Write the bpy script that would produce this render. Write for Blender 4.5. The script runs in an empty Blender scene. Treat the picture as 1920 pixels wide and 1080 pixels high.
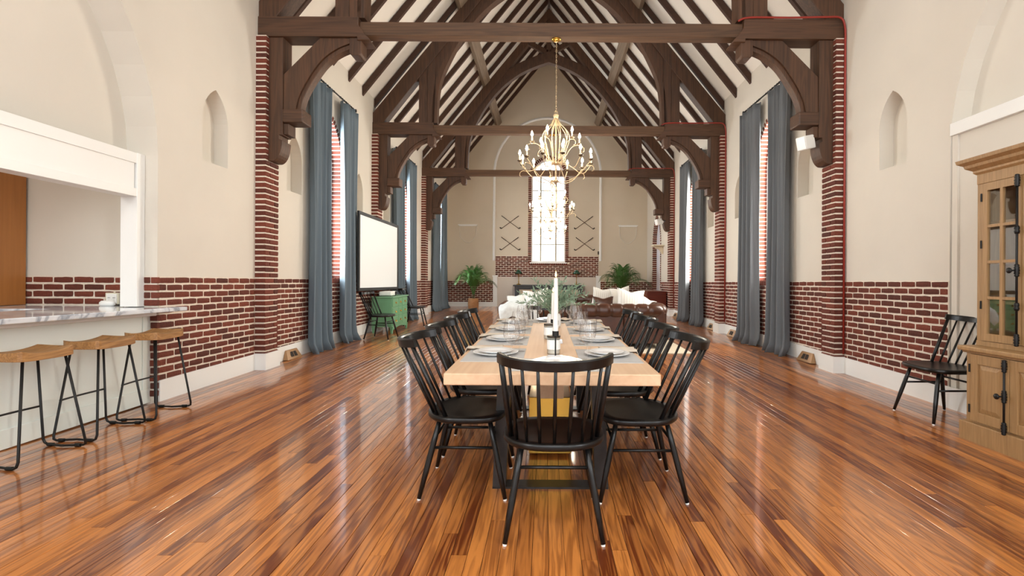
import bpy, bmesh, math, random
from mathutils import Vector, Matrix
from mathutils.geometry import tessellate_polygon
random.seed(7)
PI = math.pi
sc = bpy.context.scene
COL = sc.collection

# ------------------------------------------------------------------ camera
cam_d = bpy.data.cameras.new('camera'); cam = bpy.data.objects.new('camera', cam_d); COL.objects.link(cam)
cam_d.sensor_width = 36.0
cam_d.lens = 920.0 / 1920.0 * 36.0
cam_d.shift_x = -63.5 / 1920.0
cam_d.shift_y = -10.5 / 1920.0
cam_d.clip_start = 0.02
cam.matrix_world = Matrix.Translation((-0.051, 0.0, 1.2)) @ Matrix.Rotation(PI / 2, 4, 'X') @ Matrix.Rotation(0.0055, 4, 'Z')
sc.camera = cam
# ------------------------------------------------------------------ sky / light / exposure
world = bpy.data.worlds.new('sky'); sc.world = world
world.use_nodes = True
bg = world.node_tree.nodes['Background']
bg.inputs[0].default_value = (0.86, 0.93, 1.0, 1)
bg.inputs[1].default_value = 3.0
vs = sc.view_settings
vs.view_transform = 'Standard'; vs.look = 'None'; vs.gamma = 1.0; vs.use_curve_mapping = False
vs.exposure = 0.34

def area(name, loc, rot, sx, sy, power, color=(1, 1, 1), spread=PI):
    d = bpy.data.lights.new(name, 'AREA'); d.shape = 'RECTANGLE'; d.size = sx; d.size_y = sy
    d.energy = power; d.color = color; d.spread = spread
    o = bpy.data.objects.new(name, d); COL.objects.link(o); o.location = loc; o.rotation_euler = rot
    return o
BAY = 4.085
TY = [6.15 + BAY * k for k in range(3)]           # fronts of the three trusses in view
WINC = [8.30 + BAY * k for k in range(3)]         # window centres along the nave
# daylight outside each window opening
for k in range(3):
    area('daylight_fill', (-4.35, WINC[k], 2.6), (0, -PI / 2, 0), 2.6, 1.3, 320, (0.9, 0.96, 1.0))
    area('daylight_fill', (4.35, WINC[k], 2.6), (0, PI / 2, 0), 2.6, 1.3, 470, (1.0, 0.95, 0.86))
area('daylight_fill', (0, 18.75, 3.9), (-PI / 2, 0, 0), 1.4, 4.2, 90, (1.0, 0.98, 0.93))
# daylight through unseen tall windows, added behind the viewer as fill light
for x in (-2.3, 0, 2.3):
    area('daylight_fill', (x, -3.95, 3.0), (PI / 2, 0, 0), 1.7, 4.0, 25, (0.93, 0.97, 1.0))
area('daylight_fill', (0, -3.95, 7.2), (PI / 2, 0, 0), 1.8, 1.8, 170, (0.95, 0.98, 1.0))  # lamp of an added round gable opening, out of view, brightening the roof
area('daylight_fill', (-4.35, -1.7, 2.9), (0, -PI / 2, 0), 3.2, 1.6, 185, (0.93, 0.97, 1.0))
area('daylight_fill', (4.35, -1.7, 2.9), (0, PI / 2, 0), 3.2, 1.6, 185, (0.93, 0.97, 1.0))

# ------------------------------------------------------------------ helpers
def fz(y):
    return -0.025 + 0.0177 * y
TILT = math.atan(0.0177)

class MB:
    def __init__(s): s.v = []; s.f = []
    def add(s, vs, fs):
        n = len(s.v); s.v += [tuple(p) for p in vs]; s.f += [tuple(i + n for i in f) for f in fs]; return s
    def box(s, x0, x1, y0, y1, z0, z1):
        return s.add([(x0,y0,z0),(x1,y0,z0),(x1,y1,z0),(x0,y1,z0),(x0,y0,z1),(x1,y0,z1),(x1,y1,z1),(x0,y1,z1)],
                     [(0,3,2,1),(4,5,6,7),(0,1,5,4),(1,2,6,5),(2,3,7,6),(3,0,4,7)])
    def prism(s, poly, a0, a1, plane='xz'):
        # poly: 2D points; extruded along the missing axis from a0 to a1
        n = len(poly)
        def m(p, a):
            if plane == 'xz': return (p[0], a, p[1])
            if plane == 'yz': return (a, p[0], p[1])
            return (p[0], p[1], a)
        vs = [m(p, a0) for p in poly] + [m(p, a1) for p in poly]
        tris = tessellate_polygon([[Vector((p[0], p[1], 0)) for p in poly]])
        fs = [tuple(t) for t in tris] + [tuple(i + n for i in reversed(t)) for t in tris]
        fs += [(i, (i + 1) % n, (i + 1) % n + n, i + n) for i in range(n)]
        return s.add(vs, fs)
    def tube(s, pts, r, n=8, cap=True, closed=False):
        pts = [Vector(p) for p in pts]; N = len(pts)
        rs = r if isinstance(r, (list, tuple)) else [r] * N
        rings = []; up = None
        for i, p in enumerate(pts):
            if closed: t = pts[(i + 1) % N] - pts[i - 1]
            elif i == 0: t = pts[1] - pts[0]
            elif i == N - 1: t = pts[-1] - pts[-2]
            else: t = (pts[i + 1] - p).normalized() + (p - pts[i - 1]).normalized()
            t = t.normalized() if t.length > 1e-9 else Vector((0, 0, 1))
            if up is None:
                up = Vector((0, 0, 1)) if abs(t.z) < 0.9 else Vector((1, 0, 0))
            a = t.cross(up)
            if a.length < 1e-6: a = t.cross(Vector((0, 1, 0)))
            a.normalize(); b = a.cross(t).normalized(); up = b
            rings.append([p + (a * math.cos(2 * PI * k / n) + b * math.sin(2 * PI * k / n)) * rs[i] for k in range(n)])
        vs = [q for ring in rings for q in ring]; fs = []
        for i in range(N if closed else N - 1):
            j = (i + 1) % N
            for k in range(n):
                fs.append((i * n + k, i * n + (k + 1) % n, j * n + (k + 1) % n, j * n + k))
        if cap and not closed:
            fs.append(tuple(reversed(range(n)))); fs.append(tuple((N - 1) * n + k for k in range(n)))
        return s.add(vs, fs)
    def lathe(s, prof, n=16, c=(0, 0, 0), cap=True):
        vs = []; fs = []
        for (r, z) in prof:
            for k in range(n):
                a = 2 * PI * k / n; vs.append((c[0] + r * math.cos(a), c[1] + r * math.sin(a), c[2] + z))
        for i in range(len(prof) - 1):
            for k in range(n):
                fs.append((i * n + k, i * n + (k + 1) % n, (i + 1) * n + (k + 1) % n, (i + 1) * n + k))
        if cap:
            fs.append(tuple(reversed(range(n)))); fs.append(tuple((len(prof) - 1) * n + k for k in range(n)))
        return s.add(vs, fs)
    def grid(s, fn, nu, nv):
        vs = [fn(i / nu, j / nv) for j in range(nv + 1) for i in range(nu + 1)]
        fs = [(j * (nu + 1) + i, j * (nu + 1) + i + 1, (j + 1) * (nu + 1) + i + 1, (j + 1) * (nu + 1) + i) for j in range(nv) for i in range(nu)]
        return s.add(vs, fs)
    def mesh(s, name, mat=None, smooth=False, fix=True):
        me = bpy.data.meshes.new(name); me.from_pydata(s.v, [], s.f); me.update()
        if fix:
            b = bmesh.new(); b.from_mesh(me); bmesh.ops.recalc_face_normals(b, faces=b.faces); b.to_mesh(me); b.free()
        if mat: me.materials.append(mat)
        if smooth: me.polygons.foreach_set('use_smooth', [True] * len(me.polygons))
        return me
    def build(s, name, mat, parent=None, smooth=False, bevel=0, fix=True, auto=None):
        me = s.mesh(name, mat, smooth, fix)
        o = bpy.data.objects.new(name, me); COL.objects.link(o)
        if parent is not None: o.parent = parent
        if bevel:
            m = o.modifiers.new('bevel', 'BEVEL'); m.width = bevel; m.segments = 2; m.limit_method = 'ANGLE'; m.angle_limit = 0.6
        return o

def tag(o, label=None, cat=None, group=None, kind=None):
    if label: o['label'] = label
    if cat: o['category'] = cat
    if group: o['group'] = group
    if kind: o['kind'] = kind
    return o
def thing(name, label, cat, group=None):
    o = bpy.data.objects.new(name, None); COL.objects.link(o); o.empty_display_size = 0.1
    return tag(o, label, cat, group)
def struct(name, label=None):
    o = bpy.data.objects.new(name, None); COL.objects.link(o); o.empty_display_size = 0.1
    return tag(o, label, kind='structure')
def place(o, x, y, rz=0.0, dz=0.0):
    M = Matrix.Rotation(TILT, 4, 'X') @ Matrix.Rotation(rz, 4, 'Z')
    o.rotation_euler = M.to_euler(); o.location = (x, y, fz(y) + dz)
    return o
def copy_tree(o, parent=None):
    c = o.copy(); COL.objects.link(c); c.parent = parent
    for ch in list(o.children): copy_tree(ch, c)
    return c
def bez(p0, p1, p2, p3, n):
    out = []
    for i in range(n + 1):
        t = i / n; a = (1 - t) ** 3; b = 3 * t * (1 - t) ** 2; c = 3 * t * t * (1 - t); d = t ** 3
        out.append(tuple(a * p0[k] + b * p1[k] + c * p2[k] + d * p3[k] for k in range(len(p0))))
    return out
def smoothpath(pts, n=6):
    # Catmull-Rom through the points
    out = []; P = [pts[0]] + list(pts) + [pts[-1]]
    for i in range(1, len(P) - 2):
        a, b, c, d = P[i - 1], P[i], P[i + 1], P[i + 2]
        for j in range(n):
            t = j / n
            out.append(tuple(0.5 * (2 * b[k] + (c[k] - a[k]) * t + (2 * a[k] - 5 * b[k] + 4 * c[k] - d[k]) * t * t + (3 * b[k] - a[k] - 3 * c[k] + d[k]) * t ** 3) for k in range(len(b))))
    out.append(tuple(pts[-1])); return out

# ------------------------------------------------------------------ materials
MATS = {}
def srgb(r, g, b):
    f = lambda c: (c / 255 / 12.92) if c / 255 <= 0.04045 else ((c / 255 + 0.055) / 1.055) ** 2.4
    return (f(r), f(g), f(b), 1)
def newmat(name):
    m = bpy.data.materials.new(name); m.use_nodes = True; nt = m.node_tree
    b = nt.nodes['Principled BSDF']; MATS[name] = m
    return m, nt, b
def flat(name, col, rough=0.5, metal=0.0, spec=0.5, noise=0.0, nscale=20, bump=0.0, bscale=60, coat=0.0):
    m, nt, b = newmat(name)
    b.inputs['Base Color'].default_value = col; b.inputs['Roughness'].default_value = rough; b.inputs['Metallic'].default_value = metal
    b.inputs['Specular IOR Level'].default_value = spec
    if coat: b.inputs['Coat Weight'].default_value = coat; b.inputs['Coat Roughness'].default_value = 0.1
    L = nt.links
    if noise or bump:
        tc = nt.nodes.new('ShaderNodeTexCoord')
    if noise:
        n = nt.nodes.new('ShaderNodeTexNoise'); n.inputs['Scale'].default_value = nscale; n.inputs['Detail'].default_value = 4
        L.new(tc.outputs['Object'], n.inputs['Vector'])
        r = nt.nodes.new('ShaderNodeMapRange'); r.inputs[1].default_value = 0.3; r.inputs[2].default_value = 0.7
        r.inputs[3].default_value = 1 - noise; r.inputs[4].default_value = 1 + noise
        L.new(n.outputs[0], r.inputs[0])
        mx = nt.nodes.new('ShaderNodeVectorMath'); mx.operation = 'SCALE'; mx.inputs[0].default_value = col[:3]
        L.new(r.outputs[0], mx.inputs['Scale']); L.new(mx.outputs[0], b.inputs['Base Color'])
    if bump:
        n2 = nt.nodes.new('ShaderNodeTexNoise'); n2.inputs['Scale'].default_value = bscale; n2.inputs['Detail'].default_value = 5
        L.new(tc.outputs['Object'], n2.inputs['Vector'])
        bp = nt.nodes.new('ShaderNodeBump'); bp.inputs['Strength'].default_value = bump; bp.inputs['Distance'].default_value = 0.01
        L.new(n2.outputs[0], bp.inputs['Height']); L.new(bp.outputs[0], b.inputs['Normal'])
    return m
def rnd_node(nt):
    oi = nt.nodes.new('ShaderNodeObjectInfo'); ge = nt.nodes.new('ShaderNodeNewGeometry')
    a = nt.nodes.new('ShaderNodeMath'); a.operation = 'ADD'; nt.links.new(oi.outputs['Random'], a.inputs[0]); nt.links.new(ge.outputs['Random Per Island'], a.inputs[1])
    f = nt.nodes.new('ShaderNodeMath'); f.operation = 'FRACT'; nt.links.new(a.outputs[0], f.inputs[0])
    return f.outputs[0], ge
def ramp(nt, stops, inp, interp='LINEAR'):
    r = nt.nodes.new('ShaderNodeValToRGB'); r.color_ramp.interpolation = interp
    e = r.color_ramp.elements
    while len(e) < len(stops): e.new(0.5)
    for i, (p, c) in enumerate(stops): e[i].position = p; e[i].color = c
    nt.links.new(inp, r.inputs[0]); return r.outputs[0]
def wood(name, dark, light, axis=0, rough=0.5, scale=1.0, contrast=1.0, perpiece=0.0, world_co=False, ring=0.5, coat=0.0, bump=0.15):
    m, nt, b = newmat(name); L = nt.links
    rnd, ge = rnd_node(nt)
    if world_co: src = ge.outputs['Position']
    else:
        tc = nt.nodes.new('ShaderNodeTexCoord'); src = tc.outputs['Object']
    off = nt.nodes.new('ShaderNodeVectorMath'); off.operation = 'MULTIPLY_ADD'
    cmb = nt.nodes.new('ShaderNodeCombineXYZ')
    for i in range(3): L.new(rnd, cmb.inputs[i])
    L.new(cmb.outputs[0], off.inputs[0]); off.inputs[1].default_value = (37, 53, 71); L.new(src, off.inputs[2])
    mp = nt.nodes.new('ShaderNodeMapping'); s = [14 * scale] * 3; s[axis] = 0.9 * scale
    mp.inputs['Scale'].default_value = s; L.new(off.outputs[0], mp.inputs[0])
    n1 = nt.nodes.new('ShaderNodeTexNoise'); n1.inputs['Scale'].default_value = 1.0; n1.inputs['Detail'].default_value = 3; n1.inputs['Distortion'].default_value = 0.6
    L.new(mp.outputs[0], n1.inputs[0])
    # rings: sine of noise for cathedral grain
    mul = nt.nodes.new('ShaderNodeMath'); mul.operation = 'MULTIPLY'; mul.inputs[1].default_value = 42; L.new(n1.outputs[0], mul.inputs[0])
    sn = nt.nodes.new('ShaderNodeMath'); sn.operation = 'SINE'; L.new(mul.outputs[0], sn.inputs[0])
    mp2 = nt.nodes.new('ShaderNodeMapping'); s2 = [90 * scale] * 3; s2[axis] = 2.5 * scale
    mp2.inputs['Scale'].default_value = s2; L.new(off.outputs[0], mp2.inputs[0])
    n2 = nt.nodes.new('ShaderNodeTexNoise'); n2.inputs['Scale'].default_value = 1.0; n2.inputs['Detail'].default_value = 4; L.new(mp2.outputs[0], n2.inputs[0])
    a = nt.nodes.new('ShaderNodeMath'); a.operation = 'MULTIPLY_ADD'; a.inputs[1].default_value = 0.22 * ring; a.inputs[2].default_value = 0.25
    L.new(sn.outputs[0], a.inputs[0])
    c = nt.nodes.new('ShaderNodeMath'); c.operation = 'MULTIPLY_ADD'; c.inputs[1].default_value = 0.5; L.new(n2.outputs[0], c.inputs[0]); L.new(a.outputs[0], c.inputs[2])
    e = nt.nodes.new('ShaderNodeMath'); e.operation = 'MULTIPLY_ADD'; e.inputs[1].default_value = perpiece
    cen = nt.nodes.new('ShaderNodeMath'); cen.operation = 'SUBTRACT'; cen.inputs[1].default_value = 0.5; L.new(rnd, cen.inputs[0])
    L.new(cen.outputs[0], e.inputs[0]); L.new(c.outputs[0], e.inputs[2])
    lo = 0.5 - 0.35 / contrast; hi = 0.5 + 0.35 / contrast
    mid = tuple((dark[i] + light[i]) / 2 for i in range(3)) + (1,)
    col = ramp(nt, [(max(lo, 0), dark), (0.5, mid), (min(hi, 1), light)], e.outputs[0])
    L.new(col, b.inputs['Base Color']); b.inputs['Roughness'].default_value = rough
    if coat: b.inputs['Coat Weight'].default_value = coat; b.inputs['Coat Roughness'].default_value = 0.12
    if bump:
        bp = nt.nodes.new('ShaderNodeBump'); bp.inputs['Strength'].default_value = bump; bp.inputs['Distance'].default_value = 0.003
        L.new(n2.outputs[0], bp.inputs['Height']); L.new(bp.outputs[0], b.inputs['Normal'])
    return m
def glassy(name, tint=(1, 1, 1, 1), base=0.06, rough=0.02, edge=0.7):
    m = bpy.data.materials.new(name); m.use_nodes = True; nt = m.node_tree; nt.nodes.clear(); MATS[name] = m
    out = nt.nodes.new('ShaderNodeOutputMaterial'); t = nt.nodes.new('ShaderNodeBsdfTransparent'); t.inputs[0].default_value = tint
    g = nt.nodes.new('ShaderNodeBsdfGlossy'); g.inputs['Roughness'].default_value = rough
    lw = nt.nodes.new('ShaderNodeLayerWeight'); lw.inputs[0].default_value = 0.35
    mr = nt.nodes.new('ShaderNodeMapRange'); mr.inputs[3].default_value = base; mr.inputs[4].default_value = edge
    mx = nt.nodes.new('ShaderNodeMixShader')
    nt.links.new(lw.outputs['Facing'], mr.inputs[0]); nt.links.new(mr.outputs[0], mx.inputs[0])
    nt.links.new(t.outputs[0], mx.inputs[1]); nt.links.new(g.outputs[0], mx.inputs[2]); nt.links.new(mx.outputs[0], out.inputs[0])
    return m
def emis(name, col, strength):
    m, nt, b = newmat(name); b.inputs['Base Color'].default_value = col
    b.inputs['Emission Color'].default_value = col; b.inputs['Emission Strength'].default_value = strength
    return m

PLASTER = flat('plaster', srgb(217, 210, 198), 0.75, noise=0.025, nscale=1.5, bump=0.12, bscale=9)
CEIL = flat('roof_plaster', srgb(236, 231, 222), 0.8, noise=0.02, nscale=2)
WHITE = flat('white_paint', srgb(240, 240, 237), 0.35)
PANELGREY = flat('bar_panel_paint', srgb(226, 232, 226), 0.3)
MORTAR = flat('mortar', srgb(228, 216, 200), 0.9, noise=0.06, nscale=30, bump=0.5, bscale=120)
def brickmat():
    m, nt, b = newmat('brick'); L = nt.links
    rnd, ge = rnd_node(nt)
    n = nt.nodes.new('ShaderNodeTexNoise'); n.inputs['Scale'].default_value = 70; n.inputs['Detail'].default_value = 4; L.new(ge.outputs['Position'], n.inputs[0])
    s = nt.nodes.new('ShaderNodeMath'); s.operation = 'MULTIPLY_ADD'; s.inputs[1].default_value = 0.55
    k = nt.nodes.new('ShaderNodeMath'); k.operation = 'MULTIPLY_ADD'; k.inputs[1].default_value = 0.7; k.inputs[2].default_value = -0.15
    L.new(rnd, s.inputs[0]); L.new(n.outputs[0], k.inputs[0]); L.new(k.outputs[0], s.inputs[2])
    col = ramp(nt, [(0.05, srgb(66, 34, 25)), (0.45, srgb(100, 46, 32)), (0.8, srgb(120, 57, 39)), (1.0, srgb(136, 84, 64))], s.outputs[0])
    L.new(col, b.inputs['Base Color']); b.inputs['Roughness'].default_value = 0.85
    bp = nt.nodes.new('ShaderNodeBump'); bp.inputs['Strength'].default_value = 0.6; bp.inputs['Distance'].default_value = 0.006
    L.new(n.outputs[0], bp.inputs['Height']); L.new(bp.outputs[0], b.inputs['Normal'])
    return m
BRICK = brickmat()
def floormat():
    m = wood('floor_plank', srgb(104, 47, 18), srgb(208, 132, 64), axis=1, rough=0.3, scale=1.0, contrast=0.8, perpiece=0.75, world_co=True, ring=1.0, coat=0.7, bump=0.05)
    m.node_tree.nodes['Principled BSDF'].inputs['Coat Roughness'].default_value = 0.075
    return m
FLOORM = floormat()
GAP = flat('floor_gap', srgb(40, 20, 10), 0.8)
TIMBER = wood('dark_timber', srgb(36, 22, 13), srgb(102, 68, 44), axis=2, rough=0.55, scale=0.6, contrast=1.1, perpiece=0.1, ring=0.3)
TIMBERX = wood('dark_timber_horizontal', srgb(38, 23, 14), srgb(104, 70, 46), axis=0, rough=0.55, scale=0.6, contrast=1.1, perpiece=0.1, ring=0.3)
TIE = wood('tie_timber', srgb(54, 36, 23), srgb(112, 80, 53), axis=0, rough=0.65, scale=0.5, contrast=1.0, perpiece=0.1, ring=0.4)
RAFT = wood('rafter_timber', srgb(44, 27, 18), srgb(82, 52, 36), axis=0, rough=0.65, scale=0.5, contrast=0.8, perpiece=0.1, ring=0.2)
PURL = wood('purlin_timber', srgb(96, 80, 64), srgb(150, 132, 112), axis=1, rough=0.7, scale=0.6, ring=0.3)
BLACK = flat('black_lacquer', srgb(17, 16, 16), 0.3, spec=0.4)
IRON = flat('black_iron', srgb(22, 21, 20), 0.45, metal=0.3)
STEEL = flat('dark_steel', srgb(58, 54, 52), 0.38, metal=0.6, noise=0.15, nscale=14)
TABLEW = wood('table_wood', srgb(196, 154, 118), srgb(228, 196, 162), axis=1, rough=0.55, scale=0.5, ring=0.35, contrast=0.7)
STOOLW = wood('stool_wood', srgb(112, 72, 38), srgb(194, 145, 88), axis=1, rough=0.45, scale=1.2, ring=0.5, contrast=1.0)
OAK = wood('oak', srgb(130, 98, 60), srgb(186, 147, 100), axis=2, rough=0.5, scale=1.0, ring=0.4, contrast=0.8)
KITW = wood('kitchen_wood', srgb(150, 92, 42), srgb(186, 122, 62), axis=2, rough=0.4, scale=0.5, ring=0.25, contrast=0.7)
MAHOG = wood('mahogany', srgb(70, 26, 16), srgb(120, 48, 28), axis=0, rough=0.3, scale=0.7, ring=0.3)
CURT = flat('curtain_cloth', srgb(96, 110, 120), 0.62, spec=0.4, bump=0.1, bscale=400)
CURTR = flat('curtain_cloth_grey', srgb(100, 104, 108), 0.62, spec=0.4, bump=0.1, bscale=400)
BRASS = flat('brass', srgb(196, 156, 72), 0.25, metal=1.0)
BRONZE = flat('vent_bronze', srgb(168, 132, 96), 0.4, metal=0.5)
DARKHOLE = flat('vent_slot', srgb(40, 32, 26), 0.8)
CREAM_METAL = flat('cream_metal', srgb(186, 162, 128), 0.45, metal=0.2)
CUPM = flat('drip_cup_metal', srgb(96, 82, 64), 0.5, metal=0.4)
STONE = flat('cream_carving', srgb(220, 206, 180), 0.6)
SLEEVE = flat('candle_sleeve', srgb(214, 196, 166), 0.5)
BULB = emis('bulb', (1.0, 0.86, 0.66, 1), 280)
GLASS = glassy('drinking_glass', (1, 1, 1, 1), 0.04, 0.015, 0.6)
PANE = glassy('window_pane', (0.98, 0.98, 0.97, 1), 0.05, 0.03, 0.5)
CABGLASS = glassy('cabinet_glass', (0.9, 0.93, 0.92, 1), 0.12, 0.02, 0.6)
LEATHER = flat('brown_leather', srgb(76, 45, 31), 0.3, noise=0.28, nscale=6, bump=0.1, bscale=160)
LINEN = flat('white_linen', srgb(236, 232, 224), 0.9, bump=0.2, bscale=300)
THROW = flat('pale_throw', srgb(222, 228, 228), 0.95, noise=0.06, nscale=18, bump=0.4, bscale=60)
NAPKIN = flat('greige_linen', srgb(204, 190, 172), 0.9, bump=0.2, bscale=300)
MAT_GREY = flat('placemat_cloth', srgb(186, 184, 182), 0.85, bump=0.2, bscale=500)
CHINA = flat('white_china', srgb(240, 240, 240), 0.12, spec=0.6)
GREEN = flat('green_paint', srgb(106, 156, 118), 0.4, noise=0.04, nscale=6)
SCREEN = flat('screen_white', srgb(232, 236, 238), 0.6)
FRAMEBLK = flat('screen_frame', srgb(24, 24, 25), 0.6)
PLASTIC = flat('white_plastic', srgb(236, 236, 232), 0.4)
WAX = flat('candle_wax', srgb(228, 224, 216), 0.5)
FLAME = emis('candle_flame', (1.0, 0.62, 0.22, 1), 10)
BASKET = flat('basket_weave', srgb(160, 116, 76), 0.8, noise=0.25, nscale=60, bump=0.8, bscale=90)
PALM = flat('palm_leaf', srgb(62, 104, 44), 0.5, noise=0.25, nscale=5)
OLIVE = flat('olive_leaf', srgb(134, 156, 130), 0.6, noise=0.15, nscale=20)
STEMM = flat('stem', srgb(92, 84, 58), 0.7)
REDC = flat('red_conduit', srgb(150, 48, 36), 0.45)
RUG = flat('cream_rug', srgb(222, 208, 184), 0.95, noise=0.05, nscale=30, bump=0.5, bscale=200)
SHADEG = flat('green_glass_shade', srgb(20, 66, 44), 0.2, spec=0.7)
BLKCAB = flat('black_cabinet_paint', srgb(44, 46, 48), 0.3)
PALEPANEL = flat('pale_inset_panel', srgb(200, 184, 160), 0.35)
OUTLET = flat('beige_plastic', srgb(214, 208, 186), 0.5)
LAVEN = flat('frosted_white', srgb(226, 226, 238), 0.5)
JARLBL = flat('jar_label', srgb(240, 240, 238), 0.6)
LIDM = flat('dark_lid', srgb(70, 60, 50), 0.4, metal=0.7)
def marblemat():
    m, nt, b = newmat('marble'); L = nt.links
    tc = nt.nodes.new('ShaderNodeTexCoord'); n = nt.nodes.new('ShaderNodeTexNoise'); n.inputs['Scale'].default_value = 2.2; n.inputs['Detail'].default_value = 8; n.inputs['Distortion'].default_value = 1.6
    L.new(tc.outputs['Object'], n.inputs[0])
    col = ramp(nt, [(0.36, srgb(232, 234, 236)), (0.48, srgb(206, 210, 216)), (0.52, srgb(150, 156, 166)), (0.56, srgb(214, 217, 221)), (0.7, srgb(236, 237, 238))], n.outputs[0])
    L.new(col, b.inputs['Base Color']); b.inputs['Roughness'].default_value = 0.07
    return m
MARBLE = marblemat()
def stripemat():
    m, nt, b = newmat('striped_linen'); L = nt.links
    tc = nt.nodes.new('ShaderNodeTexCoord'); w = nt.nodes.new('ShaderNodeTexWave'); w.inputs['Scale'].default_value = 7; w.bands_direction = 'X'
    L.new(tc.outputs['Object'], w.inputs[0])
    col = ramp(nt, [(0.0, srgb(214, 208, 198)), (0.12, srgb(238, 234, 227)), (1.0, srgb(240, 237, 230))], w.outputs[0])
    L.new(col, b.inputs['Base Color']); b.inputs['Roughness'].default_value = 0.9
    return m
STRIPE = stripemat()

# ------------------------------------------------------------------ bricks
COURSE = 0.0708
def brick_variants(n=6):
    out = []
    for q in range(n):
        r = random.Random(100 + q); L, H, D = 0.187, 0.0535, 0.02
        nu, nv = 5, 2
        b = MB(); vs = []; fs = []
        for j in range(nv + 1):
            for i in range(nu + 1):
                edge = i in (0, nu) or j in (0, nv)
                corner = i in (0, nu) and j in (0, nv)
                x = (i / nu - .5) * L + r.uniform(-.002, .002); z = (j / nv - .5) * H + r.uniform(-.0018, .0018)
                if corner: x *= 0.985; z *= 0.92
                vs.append((x, (-.004 if edge else 0) + r.uniform(-.0008, .0008), z))
        for j in range(nv):
            for i in range(nu):
                a = j * (nu + 1) + i; fs.append((a, a + 1, a + nu + 2, a + nu + 1))
        ring = [i for i in range(nu + 1)] + [j * (nu + 1) + nu for j in range(1, nv + 1)] + [nv * (nu + 1) + i for i in range(nu - 1, -1, -1)] + [j * (nu + 1) for j in range(nv - 1, 0, -1)]
        base = len(vs)
        for k in ring: vs.append((vs[k][0] * 1.01, -D, vs[k][2] * 1.01))
        for k in range(len(ring)):
            fs.append((ring[k], base + k, base + (k + 1) % len(ring), ring[(k + 1) % len(ring)]))
        b.add(vs, fs); out.append(b)
    return out
BV = brick_variants()
BVM = [b.mesh('brick', BRICK) for b in BV]
def box_variants(n=5):
    out = []
    for q in range(n):
        r = random.Random(300 + q); vs = []; fs = []
        # chamfered block of unit size: three rings per face kept simple
        c = 0.46
        for sz in (-1, 1):
            for (sx, sy) in ((-1, -1), (1, -1), (1, 1), (-1, 1)):
                vs.append((sx * c + r.uniform(-.012, .012), sy * c + r.uniform(-.012, .012), sz * .5))
        for sz in (-.36, .36):
            for (sx, sy) in ((-1, -1), (1, -1), (1, 1), (-1, 1)):
                vs.append((sx * .5 + r.uniform(-.012, .012), sy * .5 + r.uniform(-.012, .012), sz + r.uniform(-.03, .03)))
        fs = [(3, 2, 1, 0), (4, 5, 6, 7)]
        for k in range(4):
            j = (k + 1) % 4
            fs += [(k, j, 8 + j, 8 + k), (8 + k, 8 + j, 12 + j, 12 + k), (12 + k, 12 + j, 4 + j, 4 + k)]
        b = MB(); b.add(vs, fs); out.append(b)
    return out
XV = box_variants()
XVM = [b.mesh('brick', BRICK) for b in XV]

class BrickBank:
    """the first `quota` bricks become objects of their own, the others one mesh"""
    def __init__(s, parent, quota):
        s.parent = parent; s.quota = quota; s.rest = MB(); s.n = 0; s.r = random.Random(quota + 11)
    def put(s, M, boxy=False, parent=None, single=True):
        k = s.r.randrange(5)
        if single and s.n < s.quota:
            o = bpy.data.objects.new('brick', (XVM if boxy else BVM)[k]); COL.objects.link(o)
            o.matrix_world = M; o.parent = parent or s.parent; s.n += 1
        else:
            src = (XV if boxy else BV)[k]
            s.rest.add([M @ Vector(p) for p in src.v], src.f)
    def field(s, org, u, n, u0, u1, ztop, zbot, single=True, skip=None, shift=0):
        """running bond on a wall plane: org + u*t, normal n"""
        u = Vector(u); n = Vector(n); z = ztop - COURSE / 2; row = 0
        while z > (zbot(u0) if callable(zbot) else zbot) - 0.12:
            t = u0 - (0.1 if (row + shift) % 2 else 0.0)
            while t < u1:
                a = max(t, u0); b2 = min(t + 0.203, u1)
                L = b2 - a - 0.015 + s.r.uniform(-.003, .003)
                zb = zbot((a + b2) / 2) if callable(zbot) else zbot
                if L > 0.03 and z > zb - 0.03 and not (skip and skip((a + b2) / 2, z)):
                    c = Vector(org) + u * ((a + b2) / 2); c.z = z + s.r.uniform(-.002, .002)
                    R = Matrix((u, n, Vector((0, 0, 1)))).transposed().to_4x4()
                    # keep it right-handed
                    if R.determinant() < 0: R = Matrix((-u, n, Vector((0, 0, 1)))).transposed().to_4x4()
                    M = Matrix.Translation(c) @ R @ Matrix.Diagonal((L / .188, 1, s.r.uniform(.95, 1.04), 1))
                    s.put(M, False, None, single)
                t += 0.203
            z -= COURSE; row += 1
    def flush(s, name='brickwork'):
        if s.rest.v:
            o = s.rest.build(name, BRICK, s.parent, fix=False); o['kind'] = 'stuff'

# ------------------------------------------------------------------ walls
HW = 3.70
def pointed(c, hw, z0, spring, n=8, apex=None):
    """closed outline of a pointed opening in (u, z)"""
    pts = [(c - hw, z0), (c + hw, z0), (c + hw, spring)]
    rise = apex - spring if apex else hw * 1.732
    # arcs: circle through (hw,0) and (0,rise) tangent vertical at spring
    R = (rise * rise + hw * hw) / (2 * hw)
    a1 = math.asin(min(1, rise / R))
    for i in range(1, n + 1):
        a = a1 * i / n; pts.append((c + hw - R + R * math.cos(a), spring + R * math.sin(a)))
    for i in range(n - 1, -1, -1):
        a = a1 * i / n; pts.append((c - hw + R - R * math.cos(a), spring + R * math.sin(a)))
    return pts
def roundarch(y0, y1, z0, spring, n=24):
    c = (y0 + y1) / 2; R = (y1 - y0) / 2
    return [(y0, z0), (y1, z0)] + [(c + R * math.cos(PI * i / n), spring + R * math.sin(PI * i / n)) for i in range(n + 1)]
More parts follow.
